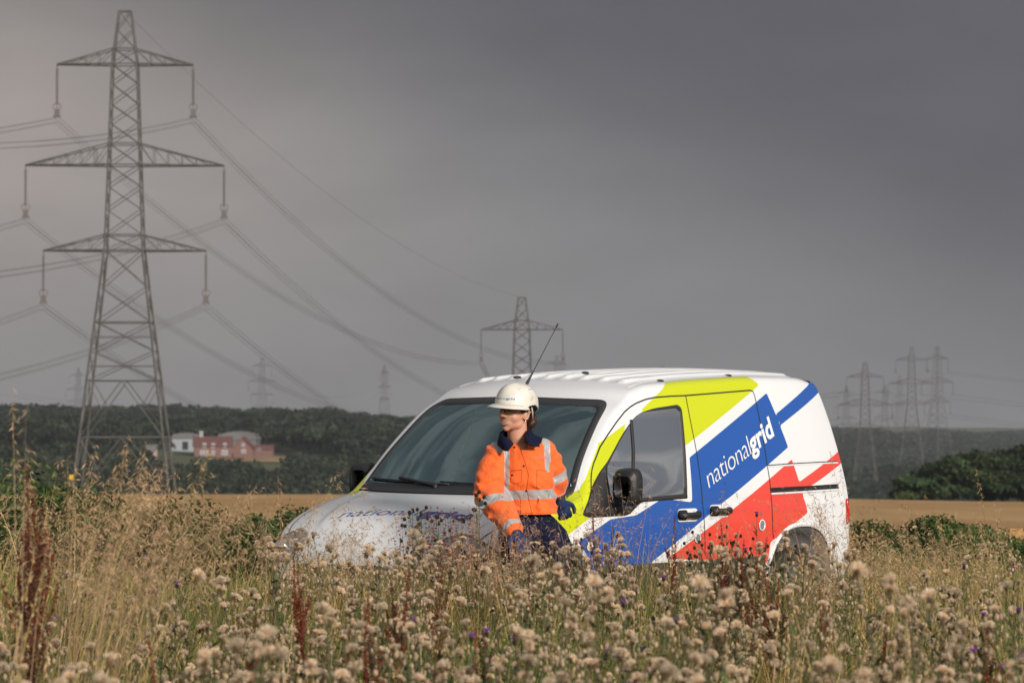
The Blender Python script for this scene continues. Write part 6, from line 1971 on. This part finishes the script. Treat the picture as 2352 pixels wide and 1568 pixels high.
# belt of dense stems hiding the bumper
N = 9000; r = np.random.default_rng(71)
y = r.uniform(15.4, 17.3, N); x = (r.uniform(630, 1270, N) - 1176) * y / 7350
g_ = np.array([not blocked(a, b, .02) for a, b in zip(x, y)]); x = x[g_]; y = y[g_]; N = len(x)
P = np.stack([x, y, ground_z(x, y) - .01], 1); H = .52 + .32 * r.random(N)
C = colmix(N, GREENS + TANS, [3, 3, 2, 3, 3, 4, 4, 3, 3, 3], 72)
V, F, c, _ = blades(P, H, r.uniform(.003, .007, N), .4, C, 3, 73, .4)
tag(mk('grass', V, F, M_grass, col=c), 'dense stems standing right before the bumper of the van', 'grass', kind='stuff')
# the meadow goes on to either side
N = 70000; r = np.random.default_rng(61)
y = 3 + 28 * r.random(N) ** .8; x = np.sign(r.random(N) - .5) * (.172 * y + .8 + 7.5 * r.random(N) ** 1.3)
P = np.stack([x, y, ground_z(x, y) - .01], 1); H = (.3 + .45 * r.random(N)) * np.interp(y, [0, 16.5, 20, 31], [1, 1, .7, .5])
C = colmix(N, GREENS + TANS, [3, 3, 2, 3, 3, 3, 3, 3, 2, 2], 62)
V, F, c, _ = blades(P, H, r.uniform(.004, .010, N), .6, C, 3, 63, .5)
tag(mk('grass', V, F, M_grass, col=c), 'meadow grass at both outer sides of the foreground', 'grass', kind='stuff')
# coarse straws with slim heads, standing singly
N = 620
P = meadow_pts(N, 6.5, 17.4, 23, 1.0); r = np.random.default_rng(24)
H = (.66 + .34 * r.random(N)) * hfac(P)
C = colmix(N, [(.50, .35, .17), (.42, .32, .13), (.56, .40, .22)], [1, 1, 1], 25)
V, F, c, pts = blades(P, H, r.uniform(.006, .0095, N), .38, C, 6, 26, .25, az=.9)
a_ = pts[:, 4]; b_ = pts[:, 6]; n_s = 26
t_ = r.random((N, n_s, 1)); S = a_[:, None] + (b_ - a_)[:, None] * t_ + r.normal(0, .0035, (N, n_s, 3))
ax_ = (b_ - a_); ax_ /= np.linalg.norm(ax_, axis=1)[:, None]
dn = ax_[:, None] + r.normal(0, .35, (N, n_s, 3)); dn /= np.linalg.norm(dn, axis=2)[..., None]
sv = np.cross(dn, r.normal(size=(N, n_s, 3))); sv /= np.linalg.norm(sv, axis=2)[..., None]
V2 = np.stack([S - dn * .009, S - sv * .003, S + dn * .009, S + sv * .003], 2).reshape(-1, 3)
F2 = np.arange(N * n_s * 4).reshape(-1, 4) + len(V)
c2 = np.repeat((C[:, None] * (1 + r.uniform(-.2, .25, (N, n_s, 1)))).reshape(-1, 3), 4, 0)
tag(mk('grass', np.concatenate([V, V2]), np.concatenate([F, F2]), M_grass, col=np.concatenate([c, c2])), 'coarse straw coloured stalks with slim heads among the thistles', 'grass', kind='stuff')
# tall stand at the left, thinner groups before the van
def group_pts(specs, seed):
    r = np.random.default_rng(seed); P = []; H = []
    for (xa, xb, ya, yb, Ya, Yb, n) in specs:
        for _ in range(n):
            Y_ = r.uniform(Ya, Yb); xv = r.uniform(xa, xb); yt = ya + (yb - ya) * r.random() ** .8
            X_ = U(xv, Y_)
            if blocked(X_, Y_, .03): continue
            g = float(ground_z(X_, Y_)); P.append((X_, Y_, g)); H.append((CAM_Z + (930 - yt) * Y_ / 7350 - g) * 1.10)
    return np.array(P), np.array(H)
P, H = group_pts([(0, 200, 1085, 1290, 9, 14, 85), (20, 60, 960, 1080, 9.5, 11, 8), (150, 300, 1020, 1120, 10, 13, 60), (130, 250, 1030, 1160, 10, 13, 14), (300, 470, 1060, 1200, 11, 15, 15), (480, 640, 1085, 1220, 12, 16, 18), (640, 830, 1065, 1230, 13, 16.5, 34)], 41)
panicles(P, H, 42, 46, .06, az=0.3, lean_=.5, length=.34, label='tall nodding grass at the left before the dark wood', droop=1.3)
P, H = group_pts([(700, 1100, 1160, 1260, 14, 16.9, 22), (1060, 1200, 1150, 1270, 15, 17.0, 80), (1100, 1330, 1165, 1260, 15, 16.9, 60), (1330, 1480, 1075, 1240, 15.5, 16.8, 60), (1480, 1940, 1130, 1280, 15, 16.8, 55), (1860, 1935, 1085, 1230, 16, 17, 40)], 43)
panicles(P, H, 44, 17, .040, lean_=.4, length=.28, C0=(.46, .28, .17), label='fine grass heads in front of the van and the worker', droop=1.1)
P, H = group_pts([(1940, 2352, 1185, 1290, 13, 18, 240), (1960, 2020, 1045, 1160, 15, 18, 7), (2235, 2290, 1050, 1150, 15, 18, 4), (2090, 2350, 1150, 1270, 14, 19, 70)], 45)
panicles(P, H, 46, 34, .030, az=math.pi * .9, lean_=.55, length=.28, C0=(.48, .34, .18), label='leaning pale grass at the right edge before the wheat', droop=.9)
# ------------------------------------------------------------------ air
mb = MB(); mb.box((0, 1900, 40), (5200, 4100, 200))
hz = mb.build('haze', mat('haze_air'))
hm = hz.data.materials[0]; nt = hm.node_tree; nt.nodes.clear()
o_ = nt.nodes.new('ShaderNodeOutputMaterial'); v_ = nt.nodes.new('ShaderNodeVolumePrincipled')
v_.inputs['Color'].default_value = (.46, .48, .53, 1); v_.inputs['Density'].default_value = .00017; v_.inputs['Anisotropy'].default_value = 0
nt.links.new(v_.outputs[0], o_.inputs['Volume'])
tag(hz, kind='stuff')
